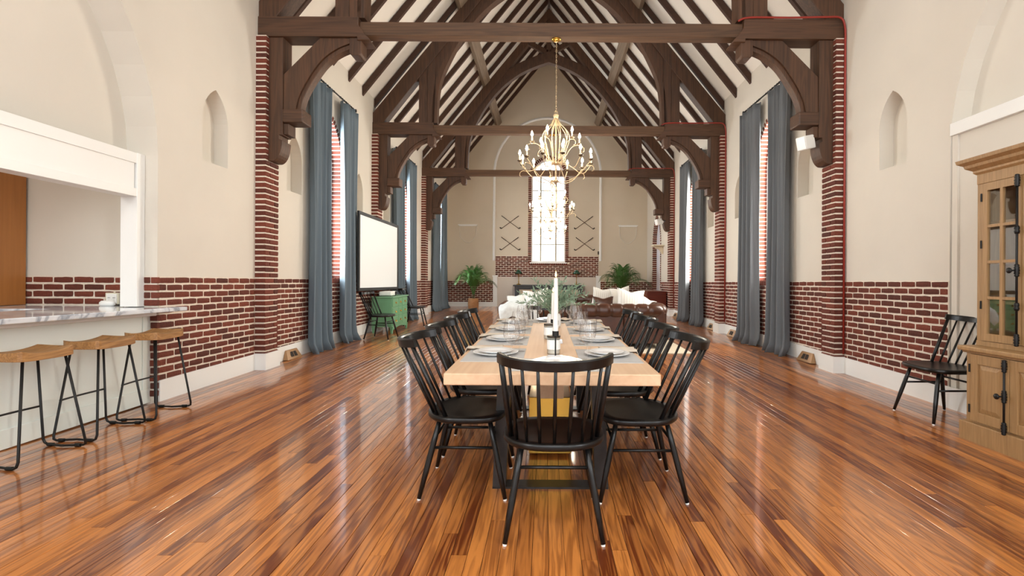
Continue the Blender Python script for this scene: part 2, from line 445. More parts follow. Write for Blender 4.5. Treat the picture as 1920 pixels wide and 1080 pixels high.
def wall_mesh(outer, holes, to3, depth_of):
    """face with holes + reveals; depth_of(i) -> (depth, closed back?)"""
    b = MB(); loops = [outer] + holes
    flatp = [p for l in loops for p in l]
    tris = tessellate_polygon([[Vector((p[0], p[1], 0)) for p in l] for l in loops])
    b.add([to3(p, 0) for p in flatp], [tuple(t) for t in tris])
    for i, h in enumerate(holes):
        d, back = depth_of(i); n = len(h)
        b.add([to3(p, 0) for p in h] + [to3(p, d) for p in h], [(k, (k + 1) % n, (k + 1) % n + n, k + n) for k in range(n)])
        if back:
            t2 = tessellate_polygon([[Vector((p[0], p[1], 0)) for p in h]])
            b.add([to3(p, d) for p in h], [tuple(t) for t in t2])
    return b
Y0, Y1, EAVE = -3.6, 18.2, 5.06
WHW, SILL, SPR, WAP = 0.42, 1.24, 3.22, 3.95
NICHE_OFF = 1.19
def side_holes(side):
    hs = []; ds = []
    if side < 0:
        hs.append(roundarch(0.5, 4.608, -0.2, 2.37)); ds.append((0.29, False))
    else:
        hs.append(roundarch(0.5, 4.56, -0.2, 2.45)); ds.append((0.17, True))
    for k in range(3):
        if side > 0 and k == 2:
            hs.append(pointed(16.62, 0.55, 0.32, 2.55, apex=3.46)); ds.append((0.2, False)); continue
        hs.append(pointed(WINC[k], WHW, SILL, SPR, apex=WAP)); ds.append((0.22, False))
    for c in [5.41 if side < 0 else 5.32] + [WINC[k] - NICHE_OFF for k in range(3)] + [WINC[k] + NICHE_OFF + .06 for k in range(2)]:
        if side > 0 and c > 14.6: continue
        hs.append(pointed(c, 0.21, 2.48, 2.93, apex=3.30)); ds.append((0.16, True))
    # tall window in the bay behind the viewer
    hs.append(pointed(-1.7, 0.75, 1.3, 3.4, apex=4.5)); ds.append((0.22, False))
    return hs, ds
walls = {}
for side, nm in ((-1, 'wall_left'), (1, 'wall_right')):
    hs, ds = side_holes(side)
    outer = [(Y0, -0.4), (Y1, -0.4), (Y1, EAVE), (Y0, EAVE)]
    b = wall_mesh(outer, hs, lambda p, d, s=side: (s * (HW + d), p[0], p[1]), lambda i: ds[i])
    walls[nm] = tag(b.build(nm, PLASTER), kind='structure')
tag(walls['wall_left'], 'cream plaster left wall with brick wainscot, niches and tall windows')
tag(walls['wall_right'], 'cream plaster right wall with brick wainscot, niches and tall windows')
# far gable wall
RIDGE = 9.65
FARW = pointed(0.03, 0.64, 1.94, 5.05, apex=5.80)
outer = [(-HW, -0.3), (HW, -0.3), (HW, EAVE), (0, RIDGE), (-HW, EAVE)]
b = wall_mesh(outer, [FARW], lambda p, d: (p[0], Y1 + d, p[1]), lambda i: (0.2, False))
FARPL_DIM = flat('far_plaster_dimmed', srgb(208, 196, 176), 0.8, noise=0.02, nscale=1.5)  # far wall's dimmer light put into a darker plaster colour
wall_far = tag(b.build('wall_far', FARPL_DIM), 'cream gable end wall with blind arch and tall bright window', kind='structure')
# wall behind the viewer, with unseen window openings added to let fill light in
bw = [pointed(x, 0.8, 1.0, 4.0, apex=5.0) for x in (-2.3, 0, 2.3)] + [[(.95 * math.cos(2 * PI * i / 24), 7.2 + .95 * math.sin(2 * PI * i / 24)) for i in range(24)]]
b = wall_mesh(outer, bw, lambda p, d: (p[0], Y0 - d, p[1]), lambda i: (0.2, False))
wall_back = tag(b.build('wall_back', PLASTER), 'cream end wall out of view, with tall and round openings added for fill light', kind='structure')

# mortar beds of the wainscot and individual bricks
ZT = 1.236
def mortar_slab(parent, side, ya, yb):
    x0 = side * HW; x1 = side * (HW - 0.004)
    MB().box(min(x0, x1), max(x0, x1), ya, yb, -0.2, ZT).build('mortar_bed', MORTAR, parent)
banks = {}
for side, nm in ((-1, 'wall_left'), (1, 'wall_right')):
    W = walls[nm]; bank = BrickBank(W, 300); banks[nm] = bank
    segs = [(4.612 if side < 0 else 4.565, TY[0])] + [(TY[k] + .29, TY[k + 1] if k < 2 else Y1) for k in range(3)]
    for i, (ya, yb) in enumerate(segs):
        if side > 0 and i == 3:
            mortar_slab(W, side, ya, 16.05); mortar_slab(W, side, 17.19, yb)
        else: mortar_slab(W, side, ya, yb)
    n = (-side, 0, 0); org = (side * (HW - 0.012), 0, 0)
    bank.field(org, (0, 1, 0), n, segs[0][0], segs[0][1], ZT, lambda t: fz(t) + 0.2)
    # first pilaster, brick by brick
    pil = []
    for k in range(3):
        core = MB(); xa, xb = side * HW, side * (HW - 0.122)
        core.box(min(xa, xb), max(xa, xb), TY[k] + .006, TY[k] + .284, -0.1, 4.285)
        pil.append(core.build('pilaster', MORTAR, W))
        z = ZT - COURSE / 2 + COURSE * 43; row = 0
        while z > fz(TY[k]) + 0.18:
            cuts = [(TY[k], TY[k] + .188), (TY[k] + .203, TY[k] + .29)] if row % 2 else [(TY[k], TY[k] + .087), (TY[k] + .102, TY[k] + .29)]
            for (ya, yb) in cuts:
                cx = side * (HW - 0.065)
                M = Matrix.Translation((cx, (ya + yb) / 2, z)) @ Matrix.Diagonal((0.138, yb - ya, 0.0535, 1))
                if z < 4.26: bank.put(M, True, pil[k] if k == 0 else None, k == 0)
            z -= COURSE; row += 1
    for i, (ya, yb) in enumerate(segs[1:], 1):
        skip = None
        if side > 0 and i == 3: skip = lambda t, z: 16.0 < t < 17.24
        bank.field(org, (0, 1, 0), n, ya, yb, ZT, lambda t: fz(t) + 0.2, single=(i == 1), skip=skip)
    if side < 0:   # jamb of the bar opening
        MB().box(-HW - 0.12, -HW + .004, 4.604, 4.62, -0.1, ZT).build('mortar_bed', MORTAR, W)
        z = ZT - COURSE / 2; row = 0
        while z > 0.1:
            for (xa, xb) in ([(-3.815, -3.69)] if row % 2 else [(-3.75, -3.69), (-3.815, -3.762)]):
                M = Matrix.Translation(((xa + xb) / 2, 4.61, z)) @ Matrix.Diagonal((xb - xa, 0.03, 0.055, 1)); bank.put(M, True, None, True)
            z -= COURSE; row += 1
    # brick jambs, arches and sills of the windows
    for k in range(3):
        c, hw, s0, spr, ap = WINC[k], WHW, SILL, SPR, WAP
        if side > 0 and k == 2: c, hw, s0, spr, ap = 16.62, 0.55, fz(16.6) + .2, 2.55, 3.46
        rise = ap - spr; R = (rise * rise + hw * hw) / (2 * hw); a1 = math.asin(rise / R)
        for sg in (-1, 1):
            cell = MB(); 
            z = s0 + COURSE / 2
            while z < spr:
                M = Matrix.Translation((side * (HW + 0.09), c + sg * (hw + 0.03), z)) @ Matrix.Diagonal((0.205, 0.088, 0.055, 1))
                bank.put(M, True, None, False); z += COURSE
            na = int(R * a1 / COURSE)
            for i in range(na):
                a = a1 * (i + .5) / na; rr = R + 0.03
                yy = c + sg * (hw - R + rr * math.cos(a)); zz = spr + rr * math.sin(a)
                M = Matrix.Translation((side * (HW + 0.09), yy, zz)) @ Matrix.Rotation(sg * a, 4, 'X') @ Matrix.Diagonal((0.205, 0.088, 0.052, 1))
                bank.put(M, True, None, False)
            # mortar lining
            ml = MB(); xa, xb = side * (HW - 0.006), side * (HW + .2)
            ml.box(min(xa, xb), max(xa, xb), min(c + sg * (hw - .004), c + sg * (hw + .06)), max(c + sg * (hw - .004), c + sg * (hw + .06)), s0, spr)
            for i in range(na):
                a = a1 * (i + .5) / na; rr = R + 0.03
                yy = c + sg * (hw - R + rr * math.cos(a)); zz = spr + rr * math.sin(a)
                M = Matrix.Translation((side * (HW + 0.097), yy, zz)) @ Matrix.Rotation(sg * a, 4, 'X') @ Matrix.Diagonal((0.206, 0.068, COURSE * 1.15, 1))
                bx_ = MB().box(-.5, .5, -.5, .5, -.5, .5); ml.add([M @ Vector(p) for p in bx_.v], bx_.f)
            ml.build('mortar_lining', MORTAR, W)
        if not (side > 0 and k == 2):
            t = c - hw + .03
            while t < c + hw:
                M = Matrix.Translation((side * (HW + 0.085), t, s0 - 0.03)) @ Matrix.Diagonal((0.22, 0.056, 0.09, 1)); bank.put(M, True, None, False); t += 0.07
    bank.flush()
# far wall brickwork
bank = BrickBank(wall_far, 0)
for (xa, xb, za, zb) in ((-HW, -1.98, 0.0, ZT), (1.95, HW, 0.0, ZT), (-1.93, 1.90, 1.41, 2.165)):
    if za > 1:
        MB().box(xa, -.61, Y1 - .004, Y1, za, zb).box(.67, xb, Y1 - .004, Y1, za, zb).box(-.61, .67, Y1 - .004, Y1, za, 1.94).build('mortar_bed', MORTAR, wall_far)
    else: MB().box(xa, xb, Y1 - .004, Y1, za, zb).build('mortar_bed', MORTAR, wall_far)
    sk = (lambda t, z: abs(t - .03) < .70 and z > 1.90) if za > 1 else None
    bank.field((0, Y1 - 0.012, 0), (1, 0, 0), (0, -1, 0), xa, xb, zb, (za if za > 1 else 0.45), single=False, skip=sk)
hw, spr, ap, c = 0.64, 5.05, 5.80, 0.03
rise = ap - spr; R = (rise * rise + hw * hw) / (2 * hw); a1 = math.asin(rise / R)
ml = MB()
for sg in (-1, 1):
    z = 1.94 + COURSE / 2
    while z < spr:
        bank.put(Matrix.Translation((c + sg * (hw + .05), Y1 + .06, z)) @ Matrix.Diagonal((0.12, .16, .055, 1)), True); z += COURSE
    a, b2 = sorted((c + sg * (hw - .004), c + sg * (hw + .11))); ml.box(a, b2, Y1 - .006, Y1 + .15, 1.94, spr)
    na = int(R * a1 / COURSE)
    for i in range(na):
        a = a1 * (i + .5) / na; rr = R + .05
        xx = c + sg * (hw - R + rr * math.cos(a)); zz = spr + rr * math.sin(a)
        bank.put(Matrix.Translation((xx, Y1 + .06, zz)) @ Matrix.Rotation(-sg * a, 4, 'Y') @ Matrix.Diagonal((.12, .16, .055, 1)), True)
        M = Matrix.Translation((xx, Y1 + .067, zz)) @ Matrix.Rotation(-sg * a, 4, 'Y') @ Matrix.Diagonal((.112, .15, COURSE * 1.15, 1))
        bb = MB().box(-.5, .5, -.5, .5, -.5, .5); ml.add([M @ Vector(p) for p in bb.v], bb.f)
ml.build('mortar_lining', MORTAR, wall_far)
t = c - hw - .05
while t < c + hw + .1:
    bank.put(Matrix.Translation((t, Y1 + .03, 1.875)) @ Matrix.Diagonal((.056, .1, .11, 1)), True); t += .072
bank.flush()

# white arch moulding on the far wall, pale panel and door casings beneath it
trim = tag(MB().tube([(-1.98, Y1 - .01, 2.0), (-1.98, Y1 - .01, 5.2)] + [(-.01 + 1.97 * math.cos(PI - PI * i / 28), Y1 - .01, 5.2 + 2.08 * math.sin(PI * i / 28)) for i in range(1, 28)] + [(1.96, Y1 - .01, 5.2), (1.96, Y1 - .01, 2.0)], .05, 6).build('trim_4', WHITE), 'thin white moulding outlining the blind arch', kind='structure')
t5 = tag(MB().box(-1.86, 1.83, Y1 - .03, Y1, fz(18.2), 1.405).build('trim_5', flat('pale_panel', srgb(218, 208, 196), .6)), 'plain pale panel filling the base of the blind arch', kind='structure')
for i, x in enumerate((-1.93, 1.89)):
    tag(MB().box(x - .08, x + .08, Y1 - .06, Y1, fz(18.2), 1.45).box(x - .1, x + .1, Y1 - .07, Y1, 1.40, 1.45).build('trim_%d' % (6 + i), WHITE), 'white casing at the %s of the pale panel' % ('left' if i == 0 else 'right'), kind='structure')

# baseboards follow the floor
def baseboard(side, segs, nm):
    root = struct(nm, 'white painted baseboard along the %s wall' % nm.split('_')[1])
    for (x, ya, yb, face) in segs:
        xi = side * x; t = side * 0.022
        h = .2
        v = []
        for y in (ya, yb):
            for z in (fz(y) - .01, fz(y) + h): v += [(xi, y, z), (xi - t, y, z)]
        MB().add(v, [(0, 1, 3, 2), (4, 6, 7, 5), (0, 4, 5, 1), (2, 3, 7, 6), (1, 5, 7, 3), (0, 2, 6, 4)]).build('board', WHITE, root)
    for k in range(3):
        y0 = TY[k] - .022; y1 = TY[k] + .312; x0 = side * (HW - .005); x1 = side * (HW - .155)
        v = []
        for (x, y) in ((x0, y0), (x1, y0), (x1, y1), (x0, y1)):
            v += [(x, y, fz(y) - .01), (x, y, fz(y) + .205)]
        MB().add(v, [(0, 2, 4, 6), (1, 7, 5, 3), (0, 1, 3, 2), (2, 3, 5, 4), (4, 5, 7, 6), (6, 7, 1, 0)]).build('plinth', WHITE, root)
    return root
base_segs = lambda s: [(HW, 4.62 if s < 0 else 0.5, TY[0], 0)] + [(HW, TY[k] + .29, TY[k + 1] if k < 2 else Y1, 0) for k in range(3)]
baseboard(-1, base_segs(-1), 'baseboard_left'); baseboard(1, base_segs(1), 'baseboard_right')
bf = struct('baseboard_far', 'white painted baseboard along the far wall')
for (xa, xb) in ((-HW + .03, -2.01), (1.97, HW - .03)):
    MB().box(xa, xb, Y1 - .025, Y1, fz(18.2) - .01, fz(18.2) + .17).build('board', WHITE, bf)

# ------------------------------------------------------------------ floor
ftree = struct('floor', 'glossy heart pine floor of long narrow boards in amber and red brown')
v = [(-HW - .02, Y0, fz(Y0) - .012), (HW + .02, Y0, fz(Y0) - .012), (HW + .02, Y1, fz(Y1) - .012), (-HW - .02, Y1, fz(Y1) - .012)]
MB().add(v, [(0, 1, 2, 3)]).build('subfloor', GAP, ftree)
PW = 0.0705
rp = random.Random(5); planks = []
nrow = int(2 * HW / PW) + 1
for i in range(nrow):
    xa = -HW + i * PW; xb = min(xa + PW, HW)
    y = -1.2 - rp.uniform(0, 2.4)
    while y < Y1:
        L = rp.choice((0.9, 1.6, 2.4, 3.1, 3.6, 4.4)) * rp.uniform(.85, 1.15)
        planks.append((xa, xb, y, min(y + L, Y1))); y += L
def plank_geo(xa, xb, ya, yb, r):
    g = .0007 + r.random() * .0006; h = r.uniform(0, .0006); c = .0012
    za, zb = fz(ya) + h, fz(yb) + h
    xa += g; xb -= g; ya += .0008; yb -= .0008
    vs = []
    for (y, z) in ((ya, za), (yb, zb)):
        vs += [(xa, y, z - .012), (xa, y, z - c), (xa + c, y, z), (xb - c, y, z), (xb, y, z - c), (xb, y, z - .012)]
    fs = [(k, k + 1, k + 7, k + 6) for k in range(5)] + [tuple(range(5, -1, -1)), tuple(range(6, 12))]
    return vs, fs
def score(p):
    # size in the picture: width over distance, only what lies in the view
    ya, yb = max(p[2], 2.0), p[3]
    if yb < 2.05: return 0
    xm = (p[0] + p[1]) / 2
    if abs(xm + .0) > 1.12 * yb: return 0
    return (1 / ya - 1 / yb) / ya
planks.sort(key=score, reverse=True)
rest = MB()
for i, p in enumerate(planks):
    vs, fs = plank_geo(*p, rp)
    if i < 300:
        MB().add(vs, fs).build('plank', FLOORM, ftree, fix=False)
    else: rest.add(vs, fs)
o = rest.build('planking', FLOORM, ftree, fix=False); o['kind'] = 'stuff'

# ------------------------------------------------------------------ ceiling: roof slopes, rafters, purlins
ceil = tag(MB().add([(-HW, Y0, EAVE), (0, Y0, RIDGE), (0, Y1, RIDGE), (-HW, Y1, EAVE), (HW, Y0, EAVE), (HW, Y1, EAVE)], [(0, 1, 2, 3), (1, 4, 5, 2)]).build('ceiling', CEIL), 'steep cream plaster roof slopes between dark rafters', kind='structure')
SL = (RIDGE - EAVE) / HW
raf_me = {}
for side in (-1, 1):
    b = MB(); x0, x1 = side * (HW - .005), side * .02
    z = lambda x: RIDGE - SL * abs(x)
    b.add([(x0, -.032, z(x0) - .02), (x1, -.032, z(x1) - .01), (x1, -.032, z(x1) - .18), (x0, -.032, z(x0) - .19),
           (x0, .032, z(x0) - .02), (x1, .032, z(x1) - .01), (x1, .032, z(x1) - .18), (x0, .032, z(x0) - .19)],
          [(0, 1, 2, 3), (4, 7, 6, 5), (0, 4, 5, 1), (2, 6, 7, 3), (0, 3, 7, 4), (1, 5, 6, 2)])
    raf_me[side] = b.mesh('rafter', RAFT)
yy = TY[0] + .16 - 6 * BAY / 6
while yy < Y1 - .1:
    for side in (-1, 1):
        o = bpy.data.objects.new('rafter', raf_me[side]); COL.objects.link(o); o.location = (0, yy, 0); o.parent = ceil
    yy += BAY / 6
for side in (-1, 1):
    M = Matrix.Translation((side * 1.84, (TY[0] + Y1) / 2, 7.08)) @ Matrix.Rotation(side * math.atan(SL), 4, 'Y') @ Matrix.Diagonal((.24, Y1 - TY[0], .15, 1))
    bb = MB().box(-.5, .5, -.5, .5, -.5, .5)
    MB().add([M @ Vector(p) for p in bb.v], bb.f).build('purlin', PURL, ceil, bevel=.012)
MB().box(-.03, .03, Y0, Y1, RIDGE - .22, RIDGE - .01).build('ridge_board', RAFT, ceil)

# ------------------------------------------------------------------ roof trusses
ARCH = [(2.36, 4.535), (2.345, 5.0), (2.28, 5.43), (2.11, 5.85), (1.83, 6.35), (1.375, 6.9), (.86, 7.3), (.4, 7.52), (0, 7.66)]
def offset_curve(c, d):
    out = []
    for i, p in enumerate(c):
        a = c[max(i - 1, 0)]; b = c[min(i + 1, len(c) - 1)]
        tx, tz = b[0] - a[0], b[1] - a[1]; l = math.hypot(tx, tz)
        out.append((p[0] + tz / l * d, p[1] - tx / l * d))
    return out
def make_truss():
    t = struct('trim_1', 'dark timber hammer beam roof truss, nearest of the three')
    yc = .16
    for s in (-1, 1):
        X = lambda pts: [(s * p[0], p[1]) for p in pts]
        # hammer beam with moulded nose
        MB().prism(X([(3.70, 4.285), (3.70, 4.535), (2.43, 4.535), (2.43, 4.43), (2.40, 4.39), (2.36, 4.33), (2.30, 4.27), (2.29, 4.245), (2.45, 4.245), (2.45, 4.285)]), yc - .13, yc + .13).build('hammer_beam', TIMBERX, t, bevel=.008)
        # wall post with rounded foot
        arc = [(3.40 + .125 * (1 - math.cos(a)) , 2.98 - .26 * math.sin(a)) for a in [PI / 2 * i / 8 for i in range(9)]]
        MB().prism(X([(3.575, 4.285), (3.394, 4.285), (3.394, 3.05), (3.44, 3.05), (3.44, 3.0)] + arc + [(3.575, 2.72)]), yc - .1, yc + .12).build('wall_post', TIMBER, t, bevel=.008)
        MB().prism(X([(3.394, 3.06), (3.33, 3.06), (3.33, 3.2), (3.394, 3.2)]), yc - .08, yc + .1).build('post_block', TIMBER, t, bevel=.006)
        MB().prism(X([(3.39, 3.204), (3.13, 3.204), (3.13, 3.373), (3.39, 3.373)]), yc - .12, yc + .12).build('corbel_block', TIMBERX, t, bevel=.015)
        # curved brace + moulded rim
        arc = smoothpath([(3.24, 3.373), (3.21, 3.52), (3.11, 3.73), (2.93, 3.99), (2.74, 4.14), (2.556, 4.22)], 5)
        MB().prism(X([(3.39, 3.373)] + arc + [(2.556, 4.285), (2.93, 4.285), (3.39, 3.82)]), yc - .085, yc + .085).build('curved_brace', TIMBER, t, bevel=.006)
        arc2 = offset_curve(arc, -.055)
        arc2[0] = (arc2[0][0], 3.373); 
        MB().prism(X(arc + arc2[::-1]), yc - .06, yc + .06).build('brace_rim', TIMBER, t, bevel=.006)
        MB().prism(X([(2.556, 4.09), (2.53, 4.065), (2.43, 4.065), (2.405, 4.09), (2.405, 4.285), (2.556, 4.285)]), yc - .1, yc + .1).build('pendant', TIMBER, t, bevel=.008)
        # principal rafter
        lo = lambda x: 4.52 + 1.266 * (3.5 - x); up = lambda x: 4.98 + 1.215 * (3.5 - x)
        MB().prism(X([(3.70, 4.535), (3.48, 4.535), (0, lo(0)), (0, up(0)), (3.70, up(3.70))]), yc - .11, yc + .11).build('principal_rafter', TIMBER, t, bevel=.008)
        # hammer post, double timber
        MB().prism(X([(2.74, 4.535), (2.56, 4.535), (2.56, lo(2.56) + .1), (2.74, lo(2.74) + .1)]), yc - .09, yc + .09).build('hammer_post', TIMBER, t, bevel=.006)
        MB().prism(X([(2.555, 4.535), (2.41, 4.535), (2.39, 5.2), (2.40, lo(2.4) + .1), (2.555, lo(2.55) + .1)]), yc - .1, yc + .08).build('hammer_post', TIMBER, t, bevel=.006)
        # great arch rib and its inner moulding
        inner = smoothpath(ARCH, 4); outer = offset_curve(inner, .3); outer[-1] = (0, 8.0); outer = [(max(p[0], 0), p[1]) for p in outer]
        mid = offset_curve(inner, .1); mid[-1] = (0, mid[-1][1]); mid = [(max(p[0], 0), p[1]) for p in mid]
        outer = [(min(p[0], 2.42) if p[1] < 5.4 else p[0], p[1]) for p in outer]
        MB().prism(X(mid + outer[::-1]), yc - .075, yc + .075).build('arch_rib', TIMBER, t)
        MB().prism(X(inner + mid[::-1]), yc - .1, yc + .1).build('rib_moulding', TIMBER, t)
        # crown strut with king post side
        M = [(0.02, 7.88), (0.02, 8.03), (.68, 8.38), (.74, 8.26)]
        MB().prism(X(M), yc - .06, yc + .06).build('crown_strut', TIMBER, t)
    MB().box(-2.43, 2.43, yc - .08, yc + .08, 4.325, 4.497).build('tie_beam', TIE, t, bevel=.006)
    MB().box(-.07, .07, yc - .06, yc + .06, 7.8, 9.2).build('king_post', TIMBER, t, bevel=.006)
    return t
truss = make_truss(); truss.location = (0, TY[0], 0)
for k in (1, 2):
    c = copy_tree(truss); c.location = (0, TY[k], 0); c.name = 'trim_%d' % (k + 1)
    c['label'] = 'dark timber hammer beam roof truss, %s of the three' % ('middle' if k == 1 else 'farthest')
# red conduit along the right hammer beams and down the pilasters
for k in range(3):
    y = TY[k] + .02
    pts = smoothpath([(2.35, y, 4.50), (2.5, y, 4.545), (3.0, y, 4.545), (3.45, y - .02, 4.545), (3.62, y - .03, 4.53), (3.675, y - .03, 4.42), (3.68, y - .03, 4.2)], 5) + [(3.675, y - .035, 3.0), (3.675, y - .035, fz(y) + .24)]
    tag(MB().tube(pts, .013, 6).build('conduit', REDC, smooth=True), 'red conduit running over the hammer beam and down the right pilaster of the %s truss' % ('nearest', 'middle', 'farthest')[k], 'conduit', 'red conduits')

# ------------------------------------------------------------------ windows
def side_window(n, side, c, hw, s0, spr, ap, label, solid=None):
    w = struct('window_%d' % n, label)
    x = side * (HW + .19)
    out = pointed(c, hw, s0, spr, apex=ap, n=8); inn = pointed(c, hw - .055, s0 + .055, spr, apex=ap - .06, n=8)
    fr = MB(); N = len(out)
    fr.add([(x - side * .03, p[0], p[1]) for p in out] + [(x - side * .03, p[0], p[1]) for p in inn] + [(x + side * .03, p[0], p[1]) for p in out] + [(x + side * .03, p[0], p[1]) for p in inn],
           [(i, (i + 1) % N, N + (i + 1) % N, N + i) for i in range(N)] + [(2 * N + i, 3 * N + i, 3 * N + (i + 1) % N, 2 * N + (i + 1) % N) for i in range(N)] + [(N + i, N + (i + 1) % N, 3 * N + (i + 1) % N, 3 * N + i) for i in range(N)])
    fr.build('frame', WHITE, w)
    MB().box(x - .02, x + .02, c - .015, c + .015, s0, ap - .05).build('mullion', WHITE, w)
    z = s0 + .7
    while z < spr:
        MB().box(x - .015, x + .015, c - hw, c + hw, z - .012, z + .012).build('glazing_bar', WHITE, w); z += .7
    tr = tessellate_polygon([[Vector((p[0], p[1], 0)) for p in inn]])
    MB().add([(x, p[0], p[1]) for p in inn], [tuple(t) for t in tr]).build('pane', solid or PANE, w)
    return w
names = ['nearest', 'middle', 'farthest']
for k in range(3):
    side_window(1 + k, -1, WINC[k], WHW, SILL, SPR, WAP, 'pointed brick framed window in the left wall, %s of three' % names[k])
for k in range(2):
    side_window(4 + k, 1, WINC[k], WHW, SILL, SPR, WAP, 'pointed brick framed window in the right wall, %s of two' % ('nearer', 'farther')[k])
# far right arched doorway with frosted panel
d1 = struct('door_1', 'pale frosted pointed doorway framed in brick at the far end of the right wall')
pts = pointed(16.62, .55, .32, 2.55, apex=3.46)
MB().prism(pts, HW + .12, HW + .16, 'yz').build('door_leaf', LAVEN, d1)
MB().box(HW + .1, HW + .13, 16.605, 16.635, .33, 3.3).build('meeting_strip', WHITE, d1)
# far window
w = struct('window_6', 'tall pointed window with bright panes in the far wall')
out = FARW; inn = pointed(.03, .58, 2.0, 5.05, apex=5.72)
N = len(out); fr = MB()
fr.add([(p[0], Y1 + .10, p[1]) for p in out] + [(p[0], Y1 + .10, p[1]) for p in inn] + [(p[0], Y1 + .16, p[1]) for p in out] + [(p[0], Y1 + .16, p[1]) for p in inn],
       [(i, (i + 1) % N, N + (i + 1) % N, N + i) for i in range(N)] + [(2 * N + i, 3 * N + i, 3 * N + (i + 1) % N, 2 * N + (i + 1) % N) for i in range(N)] + [(N + i, N + (i + 1) % N, 3 * N + (i + 1) % N, 3 * N + i) for i in range(N)])
fr.build('frame', WHITE, w)
MULL = flat('mullion_paint', srgb(180, 168, 140), 0.5)
for x in (-.285, .285): MB().box(x - .028 + .03, x + .028 + .03, Y1 + .1, Y1 + .16, 2.0, 5.45).build('mullion', MULL, w)
zs = [2.0, 2.62, 3.62, 4.62, 5.05]
for z in (2.62, 3.62, 4.62): MB().box(-.55, .61, Y1 + .115, Y1 + .15, z - .016, z + .016).build('glazing_bar', MULL, w)
tr = tessellate_polygon([[Vector((p[0], p[1], 0)) for p in inn]])
MB().add([(p[0], Y1 + .14, p[1]) for p in inn], [tuple(t) for t in tr]).build('pane', PANE, w)
MB().box(-.66, .72, Y1 - .03, Y1 + .12, 1.905, 1.945).build('window_sill', WHITE, w)
# ------------------------------------------------------------------ right infill of the big arch
ri = struct('trim_8', 'cream panel with a wide rail closing the arch of the right wall')
MB().box(HW + .03, HW + .16, .52, 4.55, -.1, 2.60).build('panel', PLASTER, ri)
MB().box(HW - .01, HW + .17, .52, 4.556, 2.575, 2.69).build('rail', WHITE, ri, bevel=.004)
MB().box(HW + .01, HW + .05, 4.49, 4.55, 0.2, 2.575).build('stile', PLASTER, ri)

# ------------------------------------------------------------------ kitchen behind the pass-through
kx0, kx1, ky0, ky1, kz = -6.3, -3.99, -.2, 4.88, 2.9
k = struct('wall_kitchen', 'cream kitchen walls with brick wainscot behind the bar')
MB().box(kx0, kx1, ky1, ky1 + .08, -.1, kz).build('end_wall', PLASTER, k)
MB().box(kx0 - .08, kx0, ky0, ky1, -.1, kz).build('side_wall', PLASTER, k)
MB().box(kx0, kx1, ky0 - .08, ky0, -.1, kz).build('side_wall', PLASTER, k)
MB().box(kx0, kx1, ky1 - .004, ky1, 0, ZT).build('mortar_bed', MORTAR, k)
bank = BrickBank(k, 60)
bank.field((0, ky1 - .012, 0), (1, 0, 0), (0, -1, 0), -5.35, kx1 + .05, ZT, .93)
bank.flush()
tag(MB().box(kx0, kx1 - .08, ky0, ky1, kz, kz + .05).build('ceiling_kitchen', CEIL), 'plain kitchen ceiling behind the bar', kind='structure')
tag(MB().box(kx0, kx1 + .3, ky0, ky1, -.08, fz(3)).build('floor_kitchen', FLOORM), 'kitchen floor behind the bar', kind='structure')
# infill of the arch above the header
arch = roundarch(.5, 4.608, 2.3, 2.37)
tag(MB().prism(arch[:1] + arch[1:], -HW - .36, -HW - .29, 'yz').build('wall_tympanum', PLASTER), 'plaster infill of the big arch above the bar', kind='structure')
area('kitchen_lamp', (-5.0, 2.6, 2.85), (0, 0, 0), .8, .8, 26, (1, .96, .9))
# bar frame: header with sunk panel and post
hd = struct('trim_9', 'white panelled header and post framing the kitchen pass-through')
xf = -3.82
MB().box(xf - .14, xf - .012, .52, 4.5, 1.975, 2.37).build('panel', WHITE, hd)
MB().box(xf - .15, xf, .52, 4.52, 2.275, 2.37).build('top_rail', WHITE, hd, bevel=.003)
MB().box(xf - .15, xf, .52, 4.52, 1.97, 2.045).build('bottom_rail', WHITE, hd, bevel=.003)
MB().box(xf - .15, xf + .004, 4.515, 4.604, .955, 2.372).build('post', WHITE, hd, bevel=.003)
MB().box(xf - .15, xf - .004, .52, .62, .955, 2.37).build('post', WHITE, hd)
# bar: half wall with panel trim, marble top
bar = thing('bar_counter', 'long white bar front under a marble top at the kitchen opening', 'counter')
X0 = -3.755
def slopebox(xa, xb, ya, yb, h0, h1):
    v = []
    for (x, y) in ((xa, ya), (xb, ya), (xb, yb), (xa, yb)): v += [(x, y, fz(y) + h0), (x, y, fz(y) + h1)]
    return MB().add(v, [(0, 2, 4, 6), (1, 7, 5, 3), (0, 1, 3, 2), (2, 3, 5, 4), (4, 5, 7, 6), (6, 7, 1, 0)])
slopebox(-3.93, X0 - .012, .55, 4.60, 0, .88).build('front_panel', PANELGREY, bar)
slopebox(X0 - .012, X0, .55, 4.60, 0, .135).build('skirting', PANELGREY, bar, bevel=.003)
slopebox(X0 - .012, X0 - .002, 4.52, 4.60, .135, .86).build('corner_stile', PANELGREY, bar, bevel=.003)
MB().box(-3.93, X0 + .06, .55, 4.60, .868, .912).build('cove_moulding', WHITE, bar, bevel=.006)
MB().prism([(-3.48, .55), (-3.48, 4.70), (-3.685, 4.70), (-3.685, 4.60), (-3.985, 4.60), (-3.985, 4.865), (-5.86, 4.865), (-5.86, 4.15), (-4.3, 4.2), (-4.3, .55)], .912, .95, 'xy').build('marble_top', MARBLE, bar, bevel=.008)
MB().box(-5.55, -4.05, 4.3, 4.86, .05, .91).build('base_cabinet', PANELGREY, bar)
